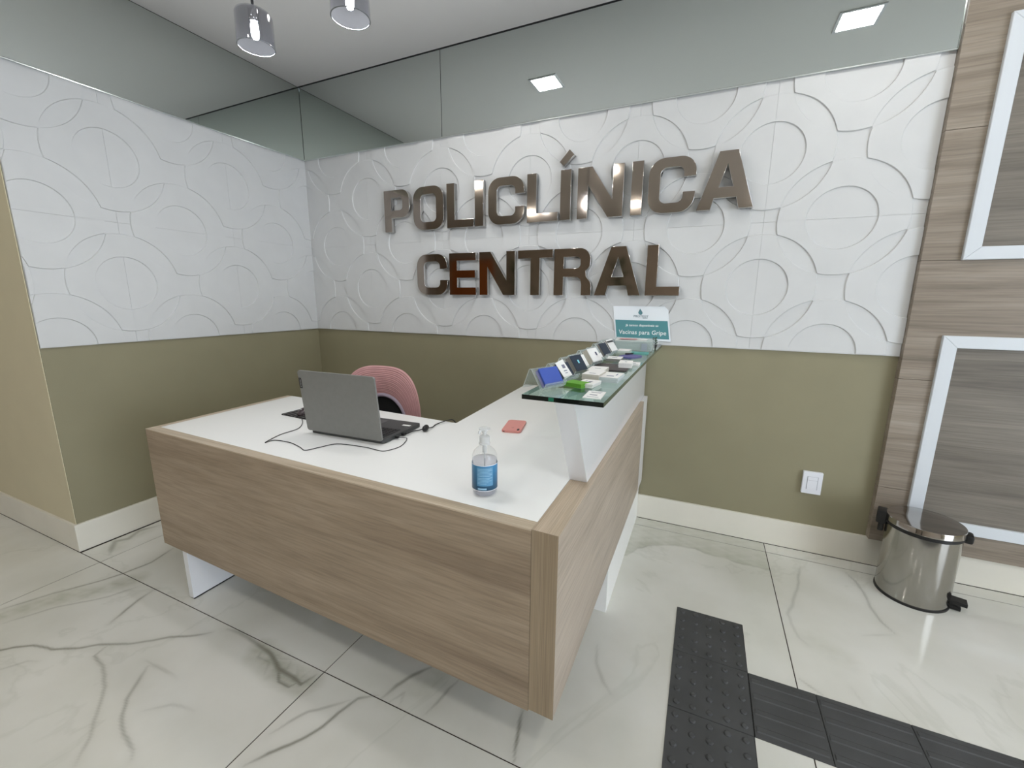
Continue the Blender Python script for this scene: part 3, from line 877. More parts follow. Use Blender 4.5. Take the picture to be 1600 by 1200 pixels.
# ------------------------------------------------------------------ paper sign on the wall
sg = empty('paper_sign', (2.505, -.009, 1.17))
tag(sg, 'white and teal paper sign on the wall above the far end of the glass shelf', 'sign')
SP = Matrix.Translation((-2.505, .009, -1.17))
TL2, TR2, BR2, BL2 = (2.3456, 1.266), (2.6424, 1.2665), (2.6700, 1.0766), (2.3685, 1.0800)
def sq(u, v):   # u 0..1 right, v 0..1 up
    x = (1 - u) * ((1 - v) * BL2[0] + v * TL2[0]) + u * ((1 - v) * BR2[0] + v * TR2[0])
    z = (1 - u) * ((1 - v) * BL2[1] + v * TL2[1]) + u * ((1 - v) * BR2[1] + v * TR2[1])
    return x, z
def sign_poly(name, uv, y, mt, th=.0006):
    bm = bmesh.new()
    a = [bm.verts.new((sq(*q)[0], y, sq(*q)[1])) for q in uv]; b = [bm.verts.new((sq(*q)[0], y + th, sq(*q)[1])) for q in uv]
    bm.faces.new(a); bm.faces.new(b[::-1])
    n = len(uv)
    for i in range(n): bm.faces.new((a[i], b[i], b[(i + 1) % n], a[(i + 1) % n]))
    o = bm_obj(name, bm, mt, sg); o.matrix_parent_inverse = SP; return o
M_teal = mat('teal_print', (84, 142, 148), rough=.6)
M_tealdk = mat('dark_teal_print', (88, 132, 140), rough=.6)
M_signwhite = mat('sign_paper', (233, 238, 243), rough=.6)
sign_poly('sheet', [(0, 0), (1, 0), (1, .90), (.94, 1), (0, 1)], -.0095, M_signwhite)
sign_poly('teal_field', [(.025, .06), (.975, .06), (.972, .585), (.022, .585)], -.0101, M_teal, .0005)
# drop logo
dp = [(0.5, .93)] + [(.5 + .038 * math.sin(t), .81 - .062 * math.cos(t) + .0) for t in [math.radians(a) for a in range(115, -116, -20)]]
sign_poly('drop_logo', dp[::-1], -.0101, M_tealdk, .0005)
def sign_text(txt, u, v, wd, ht, mt, bold=0.0):
    x, z = sq(u, v)
    me = text_mesh('lettering', txt, ht, Matrix.Translation((x, -.0104, z)) @ Matrix.Rotation(-.004, 4, 'Y') @ Matrix.Rotation(PI / 2, 4, 'X'), wd, bold=bold)
    o = link('lettering', me, mt, sg); o.matrix_parent_inverse = SP
M_greyprint = mat('grey_teal_print', (96, 120, 130), rough=.6)
M_lt = mat('white_print', (235, 240, 240), rough=.6)
sign_text('PROTEGY', .505, .705, .080, .0165, M_greyprint)
sign_text('VACINAS', .58, .655, .026, .006, M_greyprint)
sign_text('J\u00e1 temos dispon\u00edveis as', .51, .435, .178, .0175, M_lt, .0003)
sign_text('Vacinas para Gripe', .505, .225, .258, .034, M_lt, .0003)

# ------------------------------------------------------------------ wall switch
sw = empty('wall_switch', (3.405, .010, .386))
tag(sw, 'white square-edged wall switch plate on the olive wall left of the bin', 'switch')
bm = bmesh.new(); add_box(bm, -.0425, .0425, -.018, 0, -.059, .059, bev=.0025); bm_obj('plate', bm, M_white_pl, sw)
bm = bmesh.new(); add_box(bm, -.0235, .0235, -.0185, -.0178, -.0345, .0345); bm_obj('module_recess', bm, mat('grey_gap', (130, 134, 142), rough=.5), sw)
for z0, z1 in ((-.034, .0145), (.0155, .034)):
    bm = bmesh.new(); add_box(bm, -.0215, .0215, -.0205, -.0186, z0, z1, bev=.0007); bm_obj('rocker', bm, M_white_pl, sw)

# ------------------------------------------------------------------ pedal bin
bn = empty('pedal_bin', (3.79, -.19, 0), math.radians(-18))
tag(bn, 'round polished steel pedal bin with black hinge and pedal beside the wall', 'bin')
bm = bmesh.new(); add_lathe(bm, [(.1275, .0), (.1285, .002), (.1285, .010), (.125, .012)], 64); bm_obj('base_ring', bm, M_black, bn, smooth=True)
bm = bmesh.new(); add_lathe(bm, [(.1245, .008), (.1255, .012), (.1255, .322), (.123, .325)], 72); bm_obj('body', bm, M_steel, bn, smooth=True)
bm = bmesh.new(); add_lathe(bm, [(.1270, .322), (.1290, .324), (.1290, .336), (.127, .338)], 64); bm_obj('collar', bm, M_black, bn, smooth=True)
bm = bmesh.new(); add_lathe(bm, [(.1290, .3385), (.1312, .3395), (.1312, .342), (.1305, .344), (.1305, .361), (.1290, .3645), (.125, .3660), (.06, .3675), (.002, .3680)], 72); bm_obj('lid', bm, M_steel_lid, bn, smooth=True)
# hinge block (back left)
bm = bmesh.new()
add_box(bm, -.160, -.124, -.032, .032, .306, .366, bev=.006)
add_box(bm, -.150, -.129, -.012, .012, .262, .312, bev=.005)
bm_obj('hinge', bm, M_black, bn, smooth=True)
bm = bmesh.new()
add_box(bm, .118, .150, -.028, .028, .314, .352, bev=.009)
bm_obj('front_catch', bm, M_black, bn, smooth=True)
bm = bmesh.new()
add_box(bm, .118, .176, -.024, .024, .030, .046, bev=.002)
add_box(bm, .118, .160, -.018, .018, .002, .018, bev=.002)
bm_obj('pedal', bm, M_black, bn)
# carrying handle resting behind the body
bm = bmesh.new()
hp = [(.128 * math.cos(math.radians(a)) * 1.02, .128 * math.sin(math.radians(a)) * 1.02, .325 - .055 * math.sin(math.radians(a))) for a in range(0, 181, 12)]
add_tube(bm, hp, .0028, 8); bm_obj('handle', bm, M_black, bn, smooth=True)

# ------------------------------------------------------------------ office chair
ch = empty('office_chair', (1.285, -.98, 0), math.radians(6))
tag(ch, 'office chair with a ribbed dusty-pink backrest cover tucked behind the desk', 'chair')
M_pink = mat('pink_ribbed_knit', (196, 150, 150), rough=.85, noise=.05, nscale=20, bump=.2, bscale=500)
M_lilac = mat('lilac_trim', (170, 156, 172), rough=.7)
M_mesh = mat('black_mesh_fabric', (9, 9, 10), rough=.9)
def back_point(r, th, front=True):
    """r 0 at the arch rim .. 1 at the outer edge; th 0..pi from right to left"""
    c, s = math.cos(th), math.sin(th)
    ix, iz = .152 * c, .165 * s
    n = 3.0
    ox = .250 * math.copysign(abs(c) ** (2 / n), c); oz = .325 * abs(s) ** (2 / n)
    x = ix + (ox - ix) * r; z = iz + (oz - iz) * r
    return x, z
NR, NT = 60, 96
bm = bmesh.new()
def back_y(x, z, r):
    return .045 * (1 - (x / .26) ** 2) - .010 * z
rows = []
for i in range(NT + 1):
    th = PI * i / NT
    row = []
    for j in range(NR + 1):
        r = j / NR
        x, z = back_point(r, th)
        dome = .022 * math.sin(PI * min(1, r * .98 + .02)) ** .6 if 0 < r < 1 else 0
        rib = .0030 * math.sin(2 * PI * 17 * r) if .04 < r < .96 else 0
        row.append(bm.verts.new((x, back_y(x, z, r) - dome - rib, z)))
    rows.append(row)
for a, b in zip(rows[:-1], rows[1:]):
    for k in range(NR): bm.faces.new((a[k], a[k + 1], b[k + 1], b[k]))
# rear side
rows2 = []
for i in range(0, NT + 1, 4):
    th = PI * i / NT; row = []
    for j in range(0, 9):
        r = j / 8
        x, z = back_point(r, th)
        row.append(bm.verts.new((x, back_y(x, z, r) + .030 * math.sin(PI * r) ** .5 if 0 < r < 1 else back_y(x, z, r) + .0005, z)))
    rows2.append(row)
for a, b in zip(rows2[:-1], rows2[1:]):
    for k in range(8): bm.faces.new((a[k], b[k], b[k + 1], a[k + 1]))
cover = None
me = bpy.data.meshes.new('backrest_cover'); bm.to_mesh(me); bm.free()
for p in me.polygons: p.use_smooth = True
cover = link('backrest_cover', me, M_pink, ch); cover.location = (0, .235, .615); cover['label'] = 'ribbed dusty-pink knitted cover'
bm = bmesh.new()
rp = []
for i in range(0, 41):
    th = PI * i / 40; x, z = back_point(0.0, th); rp.append((x, back_y(x, z, 0) - .006, z))
add_tube(bm, rp, .012, 10); o = bm_obj('trim_band', bm, M_lilac, ch, smooth=True); o.location = (0, .235, .615); o['label'] = 'lilac band around the opening'
bm = bmesh.new()
prev = None
for sgn in (0,):
    cen = bm.verts.new((0, back_y(0, 0, 0) + .006, 0)); ring = []
    for i in range(0, 41):
        th = PI * i / 40; x, z = back_point(0.0, th); ring.append(bm.verts.new((x, back_y(x, z, 0) + .006, z)))
    for a, b in zip(ring[:-1], ring[1:]): bm.faces.new((cen, a, b))
    low = [bm.verts.new((x, back_y(x, 0, 0) + .006, -.13)) for x in (.14, .07, 0, -.07, -.14)]
    bm.faces.new([ring[0], low[0], low[1], low[2], cen]); bm.faces.new([cen, low[2], low[3], low[4], ring[-1]])
o = bm_obj('backrest_mesh', bm, M_mesh, ch); o.location = (0, .235, .615)
bm = bmesh.new()
for s in (-1, 1):
    add_tube(bm, spline_pts([(s * .20, .255, .62), (s * .19, .27, .54), (s * .10, .28, .47), (0, .27, .44)], 6), .012, 8)
add_tube(bm, [(0, .27, .44), (0, .15, .43), (0, 0, .43)], .018, 8)
bm_obj('back_bracket', bm, M_black, ch, smooth=True)
bm = bmesh.new(); add_box(bm, -.24, .24, -.22, .24, .455, .520, bev=.028); bm_obj('seat', bm, mat('black_seat_fabric', (20, 20, 22), rough=.9, bump=.2), ch, smooth=True)
bm = bmesh.new(); add_lathe(bm, [(.028, .10), (.028, .25), (.017, .25), (.017, .44), (.07, .44), (.07, .455)], 24); bm_obj('gas_lift', bm, M_black, ch, smooth=True)
for k in range(5):
    a = math.radians(72 * k - 80)
    dx, dy = math.cos(a), math.sin(a)
    bm = bmesh.new(); add_tube(bm, [(.02 * dx, .02 * dy, .115), (.16 * dx, .16 * dy, .10), (.30 * dx, .30 * dy, .075)], [.024, .019, .014], 8)
    leg = bm_obj('base_arm', bm, M_black, ch, smooth=True)
    bm = bmesh.new()
    Mw = T(.305 * dx, .305 * dy, .028) @ Matrix.Rotation(a + .9, 4, 'Z') @ Matrix.Rotation(PI / 2, 4, 'X')
    for s in (-1, 1):
        add_lathe(bm, [(.010, s * .008 - .006), (.026, s * .008 - .005), (.0275, s * .008), (.026, s * .008 + .005), (.010, s * .008 + .006)], 20, Mw)
    add_lathe(bm, [(.008, .03), (.008, .06)], 10, T(.305 * dx, .305 * dy, 0))
    bm_obj('caster', bm, M_black, leg, smooth=True)

# ------------------------------------------------------------------ laptop
M_lap = mat('grey_aluminium', (130, 130, 127), rough=.45, metal=.25, noise=.03, nscale=60)
M_lap2 = mat('grey_keyboard_deck', (72, 73, 73), rough=.45, metal=.3)
lp = empty('laptop', (1.77, -1.31, ZD), math.radians(2.0))
tag(lp, 'open grey laptop standing on the white worktop, lid back towards the viewer', 'laptop')
W_, DD = .371, .250
def corner_box(bm, x0, x1, y0, y1, z0, z1, rr, M=None):
    pts = rrect(x1 - x0, y1 - y0, rr, 4, (x0 + x1) / 2, (y0 + y1) / 2)
    vs = add_poly(bm, pts, z0, z1)
    if M is not None:
        for v in vs: v.co = M @ v.co
bm = bmesh.new(); corner_box(bm, -W_ + .010, 0, .004, DD, .003, .0165, .012); base = bm_obj('base', bm, M_lap2, lp)
bm = bmesh.new(); corner_box(bm, -W_ + .012, -.012, .02, DD - .02, .0, .003, .01); bm_obj('underside', bm, M_black, lp)
hx = T(-W_ / 2, .000, .0165) @ Matrix.Rotation(math.radians(6), 4, 'X')   # lid leans back past upright
bm = bmesh.new(); corner_box(bm, -W_ / 2, W_ / 2, -.248, .002, -.0035, .0035, .010, hx @ Matrix.Rotation(PI / 2, 4, 'X') @ Matrix.Rotation(PI, 4, 'X'))
lid = bm_obj('lid', bm, M_lap, lp)
bm = bmesh.new(); corner_box(bm, -W_ / 2 + .006, W_ / 2 - .006, .010, .238, 0, .0012, .006)
for v in bm.verts: v.co = hx @ Matrix(((1, 0, 0, 0), (0, 0, 1, .0036), (0, 1, 0, 0), (0, 0, 0, 1))) @ v.co
bm_obj('screen', bm, mat('dark_screen', (12, 13, 15), rough=.2), lid)
bm = bmesh.new(); add_tube(bm, [(-W_ + .05, .010, .0135), (-.05, .010, .0135)], .0065, 12); bm_obj('hinge', bm, M_black, lp, smooth=True)
M_key = mat('dark_key', (24, 24, 26), rough=.5)
bm = bmesh.new()
for r_ in range(6):
    n = 17 if r_ else 17
    for c_ in range(n):
        x = -W_ + .018 + c_ * (W_ - .036) / n; kw = (W_ - .036) / n - .003
        y = .030 + r_ * .0182; kh = .0155 if r_ else .010
        if r_ == 5 and 5 <= c_ <= 9: continue
        add_box(bm, x, x + kw, y, y + kh, .0165, .0180)
add_box(bm, -W_ + .018 + 5 * (W_ - .036) / 17, -W_ + .015 + 10 * (W_ - .036) / 17, .121, .1365, .0165, .018)
o = bm_obj('keys', bm, M_key, lp); o['kind'] = 'stuff'
bm = bmesh.new(); add_box(bm, -.26, -.15, .158, .228, .0165, .0168); bm_obj('touchpad', bm, mat('grey_touchpad', (80, 81, 81), rough=.35), lp)
bm = bmesh.new(); add_box(bm, -.056, -.018, .192, .206, .0165, .0168); bm_obj('palm_sticker', bm, M_paper, lp)
# badge strip on the lid's upper corner
Ml = hx @ Matrix(((1, 0, 0, 0), (0, 0, 1, -.0040), (0, 1, 0, 0), (0, 0, 0, 1)))
bm = bmesh.new(); vs = add_box(bm, -W_ / 2 + .0015, -W_ / 2 + .0145, .176, .218, -.0004, .0001)
for v in vs: v.co = Ml @ v.co
bg = bm_obj('badge', bm, mat('dark_badge', (44, 44, 44), rough=.3, metal=.6), lid); bg['label'] = 'small dark maker badge'
me = text_mesh('lettering', 'Lenovo', .0105, Ml @ Matrix.Translation((-W_ / 2 + .008, .197, -.0006)) @ Matrix.Rotation(-PI / 2, 4, 'Z') @ Matrix.Rotation(PI, 4, 'X') @ Matrix.Rotation(PI, 4, 'Z') @ Matrix.Rotation(PI, 4, 'X') @ Matrix.Rotation(PI, 4, 'Y'), .034)
link('badge_lettering', me, mat('badge_print', (170, 170, 170), rough=.4), lid)
# plugs on the laptop's right side
for q in ((.0005, .016, .070, .080, .005, .013), (.0005, .014, .112, .128, .004, .013)):
    bm = bmesh.new(); add_box(bm, *q, bev=.001); bm_obj('side_plug', bm, M_black, lp)

# mouse pad, mouse and cables
pad = empty('mouse_pad', (1.24, -1.09, ZD), math.radians(-3))
tag(pad, 'black mouse pad with thin pale stripes lying left of the laptop', 'mouse pad')
bm = bmesh.new(); corner_box(bm, -.180, .02, -.105, .105, .0005, .0035, .010); 
# parallelogram-free rounded rectangle rotated a little
padm = bm_obj('pad', bm, mat('black_cloth_pad', (14, 13, 15), rough=.8), pad)
bm = bmesh.new()
for k in range(7):
    x = -.165 + k * .026
    add_box(bm, x, x + .0022, -.102, .102, .0035, .0039)
bm_obj('stripe_print', bm, mat('grey_stripe', (170, 164, 160), rough=.7), pad)
ms = empty('computer_mouse', (1.152, -1.128, ZD + .004), math.radians(12))
tag(ms, 'small dark glossy computer mouse on the striped mouse pad', 'mouse')
bm = bmesh.new()
bmesh.ops.create_uvsphere(bm, u_segments=24, v_segments=14, radius=1.0)
for v in bm.verts:
    v.co = Vector((v.co.x * .028, v.co.y * .048, max(v.co.z, -.15) * .026 + .004))
bm_obj('shell', bm, mat('dark_glossy_plastic', (58, 46, 50), rough=.2), ms, smooth=True)
bm = bmesh.new(); add_lathe(bm, [(.004, -.003), (.006, -.002), (.006, .002), (.004, .003)], 14, T(0, -.024, .0265) @ Matrix.Rotation(PI / 2, 4, 'Y')); bm_obj('wheel', bm, M_chrome, ms)
Zc = ZD + .0022
bm = bmesh.new()
pts = [(1.155, -1.155, ZD + .012), (1.19, -1.185, ZD + .007), (1.262, -1.238, Zc), (1.318, -1.308, Zc), (1.322, -1.386, Zc), (1.338, -1.44, Zc), (1.358, -1.484, Zc), (1.364, -1.449, Zc), (1.44, -1.443, Zc), (1.515, -1.462, Zc), (1.562, -1.477, Zc), (1.584, -1.430, Zc), (1.615, -1.377, Zc), (1.728, -1.361, Zc), (1.79, -1.366, Zc), (1.823, -1.362, Zc), (1.842, -1.315, Zc), (1.835, -1.27, Zc), (1.812, -1.222, ZD + .006), (1.786, -1.234, ZD + .009)]
add_tube(bm, spline_pts(pts, 7), .0015, 8)
o = bm_obj('mouse_cable', bm, M_cable, smooth=True); tag(o, 'thin black cable looping on the worktop in front of the laptop', 'cable')
pc = empty('power_cable', (1.81, -1.10, ZD))
tag(pc, 'black power cable with a round lump running off the worktop right of the laptop', 'cable')
PCI = Matrix.Translation((-1.81, 1.10, -ZD))
bm = bmesh.new()
pts = [(1.784, -1.19, ZD + .009), (1.779, -1.14, ZD + .006), (1.79, -1.118, ZD + .005), (1.811, -1.103, ZD + .0115), (1.818, -1.06, ZD + .006), (1.806, -1.01, Zc + .002), (1.828, -.957, ZD + .010), (1.848, -.935, ZD + .006), (1.852, -.915, ZD - .04), (1.85, -.905, ZD - .14)]
add_tube(bm, spline_pts(pts, 7), .0024, 8)
o = bm_obj('wire', bm, M_cable, pc, smooth=True); o.matrix_parent_inverse = PCI
bm = bmesh.new(); add_lathe(bm, [(.004, -.022), (.0105, -.016), (.012, -.008), (.012, .008), (.0105, .016), (.004, .022)], 16, T(1.812, -1.098, ZD + .0123) @ Matrix.Rotation(math.radians(20), 4, 'Z') @ Matrix.Rotation(PI / 2, 4, 'X'))
o = bm_obj('cable_lump', bm, M_black, pc, smooth=True); o.matrix_parent_inverse = PCI

# ------------------------------------------------------------------ phone
ph = empty('mobile_phone', (2.125, -.893, ZD), math.radians(13))
tag(ph, 'pink mobile phone lying face down on the white worktop', 'phone')
M_phone = mat('pink_phone_case', (222, 150, 142), rough=.45)
bm = bmesh.new()
add_poly(bm, rrect(.080, .160, .011, 5), .0008, .0098)
bmesh.ops.bevel(bm, geom=[e for e in bm.edges if abs(e.verts[0].co.z - e.verts[1].co.z) < 1e-6], offset=.0022, segments=2, affect='EDGES')
bm_obj('case', bm, M_phone, ph, smooth=True)
bm = bmesh.new(); add_poly(bm, rrect(.009, .024, .004, 4, .027, -.060), .0098, .0104); bm_obj('camera_lens', bm, M_black, ph)
bm = bmesh.new(); add_lathe(bm, [(.006, .0098), (.006, .0100)], 18, T(0, -.036, 0)); bm_obj('sensor_ring', bm, mat('rose_ring', (196, 124, 118), rough=.3), ph)
bm = bmesh.new(); add_box(bm, -.032, -.026, -.0806, -.0795, .0035, .0068); bm_obj('charging_port', bm, M_black, ph)

# ------------------------------------------------------------------ sanitiser bottle
bt = empty('sanitizer_bottle', (2.303, -1.502, ZD), math.radians(12))
tag(bt, 'clear pump bottle of hand sanitiser with a blue label on the desk corner', 'bottle')
R0 = .0355
body = [(.022, .0008), (.030, .001), (.0345, .004), (R0, .010), (R0, .108), (.0348, .116), (.0305, .126), (.022, .135), (.0135, .141), (.0125, .149)]
bm = bmesh.new(); add_lathe(bm, body, 48, cap=False); bm_obj('bottle_body', bm, M_pet, bt, smooth=True)
bm = bmesh.new(); add_lathe(bm, [(.001, .0035), (.030, .004), (.0335, .008), (.0343, .012), (.0343, .104), (.033, .105), (.001, .105)], 48, cap=False); bm_obj('gel', bm, M_gel, bt, smooth=True)
def curved_patch(bm, a0, a1, z0, z1, rr, n=10):
    prev = None
    for i in range(n + 1):
        a = math.radians(a0 + (a1 - a0) * i / n)
        p = [bm.verts.new((rr * math.cos(a), rr * math.sin(a), z)) for z in (z0, z1)]
        if prev: bm.faces.new((prev[0], p[0], p[1], prev[1]))
        prev = p
def label_mat():
    M = bpy.data.materials.new('blue_bottle_label'); M.use_nodes = True
    nt = M.node_tree; N = nt.nodes; L = nt.links; P = N['Principled BSDF']; P.inputs['Roughness'].default_value = .3
    tc = N.new('ShaderNodeTexCoord'); sp = N.new('ShaderNodeSeparateXYZ'); L.new(tc.outputs['Object'], sp.inputs[0])
    mr = N.new('ShaderNodeMapRange'); mr.inputs[1].default_value = .022; mr.inputs[2].default_value = .095
    L.new(sp.outputs['Z'], mr.inputs[0])
    r = N.new('ShaderNodeValToRGB'); r.color_ramp.elements[0].color = rgb(14, 62, 88); r.color_ramp.elements[1].color = rgb(54, 130, 178)
    L.new(mr.outputs[0], r.inputs['Fac'])
    L.new(r.outputs['Color'], P.inputs['Base Color'])
    return M
bm = bmesh.new()
curved_patch(bm, -190, 42, .0215, .0945, R0 + .0006, 28)
bm_obj('label', bm, label_mat(), bt, smooth=True)
bm = bmesh.new(); curved_patch(bm, -110, -36, .036, .090, R0 + .0009); bm_obj('label_text_panel', bm, mat('pale_blue_print', (88, 144, 182), rough=.4), bt)
bm = bmesh.new()
for k, (a1_, z_) in enumerate([(-44, .085), (-40, .081), (-52, .077), (-42, .073), (-40, .069), (-48, .065), (-40, .059), (-54, .055), (-44, .051), (-58, .047), (-66, .043)]):
    curved_patch(bm, -106, a1_, z_ - .0006, z_ + .0006, R0 + .0011)
curved_patch(bm, -106, -66, .025, .030, R0 + .0010)
bm_obj('label_print_lines', bm, mat('label_print', (150, 192, 218), rough=.4), bt)
for z in (.0215, .0945):
    bm = bmesh.new(); curved_patch(bm, -190, 42, z - .0009, z + .0009, R0 + .0010, 28)
    bm_obj('label_edge', bm, M_white_pl, bt)
M_pump = clear('frosted_pump', tint=(.86, .87, .87), ior=1.4, rough=.2, haze=.55, haze_col=(225, 226, 226))
bm = bmesh.new(); add_lathe(bm, [(.0150, .146), (.0160, .148), (.0160, .150), (.0142, .151), (.0142, .168), (.0125, .170), (.0085, .171), (.0055, .172), (.0055, .180)], 32, cap=False); pump = bm_obj('pump_collar', bm, M_pump, bt, smooth=True)
bm = bmesh.new(); add_lathe(bm, [(.006, .179), (.0075, .180), (.0085, .186), (.0165, .1895), (.0165, .1915), (.010, .1930), (.001, .1932)], 32, cap=False)
add_tube(bm, spline_pts([(0, 0, .187), (-.006, -.012, .188), (-.009, -.018, .186), (-.0095, -.0195, .180)], 5), .0032, 10)
bm_obj('pump_head', bm, M_pump, bt, smooth=True)
bm = bmesh.new(); add_lathe(bm, [(.0060, .122), (.0060, .148)], 16); add_lathe(bm, [(.0022, .010), (.0022, .122)], 10); bm_obj('dip_tube', bm, M_pump, bt, smooth=True)

# ------------------------------------------------------------------ pendant lamps over the desk
for i, (x, y, z) in enumerate([(1.432, -1.415, 2.092), (1.818, -1.40, 2.095)]):
    t = empty('pendant_lamp', (x, y, z))
    tag(t, ['smoked glass pendant lamp hanging at the left, above the laptop', 'smoked glass pendant lamp hanging at the right, cut by the top edge of the picture'][i], 'lamp', 'smoked glass pendant lamps')
    bm = bmesh.new()
    add_lathe(bm, [(.055, 0), (.055, .084), (.051, .094), (.040, .101), (.014, .103)], 56, cap=False)
    add_lathe(bm, [(.0525, 0), (.0525, .083), (.049, .092), (.039, .0985), (.014, .1005)], 56, cap=False)
    bm_obj('shade', bm, M_smoke, t, smooth=True)
    bm = bmesh.new(); add_lathe(bm, [(.0525, .0), (.0522, -.0012), (.0553, -.0012), (.055, .0)], 56, cap=False); bm_obj('shade_rim', bm, M_rim, t, smooth=True)
    bm = bmesh.new(); add_lathe(bm, [(.0145, .070), (.0155, .073), (.0155, .108), (.012, .114), (.006, .116)], 28); bm_obj('lamp_holder', bm, M_chrome, t, smooth=True)
    bm = bmesh.new(); add_lathe(bm, [(.002, .022), (.008, .024), (.0115, .032), (.0115, .060), (.009, .070)], 24); bm_obj('bulb', bm, M_bulb, t, smooth=True)
    bm = bmesh.new(); add_tube(bm, [(0, 0, .11), (0, 0, HC - z - .02)], .0042, 12); bm_obj('stem', bm, mat('dark_chrome', (70, 70, 74), rough=.2, metal=1), t, smooth=True)
    pl_ = bpy.data.lights.new('pendant_bulb', 'POINT'); pl_.energy = 3.0; pl_.shadow_soft_size = .012; pl_.color = (.95, .97, 1.0)
    po = bpy.data.objects.new('pendant_bulb_light', pl_); COL.objects.link(po); po.parent = t; po.location = (0, 0, .010)
    bm = bmesh.new(); add_lathe(bm, [(.055, HC - z - .022), (.055, HC - z), ], 32); bm_obj('canopy', bm, M_chrome, t, smooth=True)

# ------------------------------------------------------------------ things on the glass shelf
ZG = GZ1 + .0002
def card_mat(name, c): return mat(name, c, rough=.55)
M_cblue = card_mat('blue_card', (58, 84, 168)); M_cviolet = card_mat('violet_card', (146, 146, 190)); M_navy = card_mat('navy_card', (24, 40, 58))
M_grey = card_mat('grey_card', (138, 134, 130)); M_beige = card_mat('beige_card', (196, 190, 178)); M_greenc = card_mat('green_card', (98, 160, 46))
M_print = card_mat('grey_print', (120, 122, 140)); M_cyan = card_mat('cyan_print', (140, 214, 226)); M_bp = card_mat('blue_print', (50, 62, 110))
M_dark = mat('dark_brown_leather', (58, 50, 50), rough=.45, bump=.15, bscale=120)
M_purple = mat('purple_pad', (92, 88, 146), rough=.5)
M_tealp = mat('teal_pad', (92, 164, 158), rough=.5)
def card_stack(name, x, y, w, l, h, rz, mt, label, cat='cards', grp=None, top=None, prints=(), jit=.0012, z=None, n=None, print_mat=None):
    t = empty(name, (x, y, ZG if z is None else z), rz)
    tag(t, label, cat, grp)
    n = n or max(2, int(h / .0022))
    bm = bmesh.new(); dz = h / n
    for i in range(n):
        a, b = random.uniform(-jit, jit), random.uniform(-jit, jit)
        add_box(bm, -w / 2 + a, w / 2 + a, -l / 2 + b, l / 2 + b, dz * i, dz * (i + 1) - dz * .12)
    bm_obj('card_pile', bm, mt, t)
    bm = bmesh.new(); add_box(bm, -w / 2, w / 2, -l / 2, l / 2, h, h + .0006)
    tc_ = bm_obj('top_card', bm, top or M_paper, t)
    if prints:
        for (px, py, pw, pl) in prints:
            bm = bmesh.new()
            add_box(bm, px - pw / 2, px + pw / 2, py - pl / 2, py + pl / 2, h + .0006, h + .0008)
            bm_obj('print', bm, print_mat or M_print, tc_)
    return t
# flat cards and stacks, from the near end to the wall
card_stack('leaflet', 2.586, -1.424, .046, .088, .0008, .05, M_paper, 'single white printed card lying at the near right corner of the glass shelf', 'card', n=1, jit=0,
           prints=[(0, .03, .03, .003), (0, .022, .024, .003), (-.002, -.005, .02, .008), (0, -.028, .03, .003)])
card_stack('card_stack', 2.512, -1.330, .058, .045, .011, -.30, M_greenc, 'low stack of glossy green cards on the near part of the glass shelf', grp='card stacks on the glass shelf', top=M_greenc)
card_stack('card_stack', 2.540, -1.305, .050, .072, .010, -.12, M_paper, 'low white card stack pushed against the green cards', grp='card stacks on the glass shelf', prints=[(.004, .0, .010, .022), (-.01, .01, .006, .006)], print_mat=M_print)
card_stack('card_stack', 2.532, -1.205, .052, .088, .022, -.04, M_beige, 'tall off-white card stack in the middle of the shelf, left of the striped stack', grp='card stacks on the glass shelf', prints=[(0, -.02, .02, .006)])
card_stack('card_stack', 2.520, -1.105, .056, .088, .019, .02, M_beige, 'off-white card stack lying behind the tall off-white one', grp='card stacks on the glass shelf', prints=[(0, .0, .02, .006)])
card_stack('card_stack', 2.584, -1.195, .056, .100, .016, -.03, card_mat('pale_grey_card', (196, 204, 204)), 'thick white card stack with grey edges near the right rim of the shelf', grp='card stacks on the glass shelf', prints=[(0, -.02, .022, .010), (.014, .012, .003, .03)], n=6, jit=.002, print_mat=M_bp)
cs = empty('dark_folder', (2.535, -.960, ZG), .06)
tag(cs, 'flat dark brown folder lying across the glass shelf under the white cards', 'folder')
bm = bmesh.new(); add_poly(bm, rrect(.125, .150, .008, 4), 0, .0055); bm_obj('cover', bm, M_dark, cs)
bm = bmesh.new(); add_poly(bm, rrect(.040, .018, .003, 3, -.025, .045), .0055, .0058); bm_obj('embossed_mark', bm, card_mat('brown_print', (82, 72, 72)), cs)
card_stack('card_stack', 2.582, -.930, .046, .082, .016, .10, M_paper, 'white card stack standing on the dark folder, bulging sheet on top', grp='card stacks on the glass shelf', z=ZG + .006, prints=[(0, 0, .008, .008)], print_mat=M_bp)
card_stack('card_stack', 2.600, -.842, .040, .050, .008, .0, M_paper, 'small white card stack at the right rim behind the dark folder', grp='card stacks on the glass shelf', prints=[(0, -.01, .014, .006)], print_mat=M_bp)
card_stack('card_stack', 2.505, -.735, .060, .085, .009, .05, M_grey, 'low grey card stack with a white top card behind the dark folder', grp='card stacks on the glass shelf', prints=[(0, 0, .02, .01)])
pp = empty('purple_pad', (2.548, -.605, ZG), -.3)
tag(pp, 'flat rounded purple pad on the far half of the glass shelf', 'pad')
bm = bmesh.new(); add_poly(bm, rrect(.078, .110, .030, 6), 0, .004); bm_obj('pad', bm, M_purple, pp)
pn = empty('pen', (2.535, -.56, ZG + .0045), .8); tag(pn, 'short dark pen lying on the purple pad', 'pen')
bm = bmesh.new(); add_tube(bm, [(-.02, 0, .003), (.018, 0, .003)], [.003, .003], 8); add_tube(bm, [(.018, 0, .003), (.026, 0, .006)], [.003, .001], 8); bm_obj('barrel', bm, M_black, pn, smooth=True)
tl = empty('teal_pad', (2.562, -.468, ZG), 0)
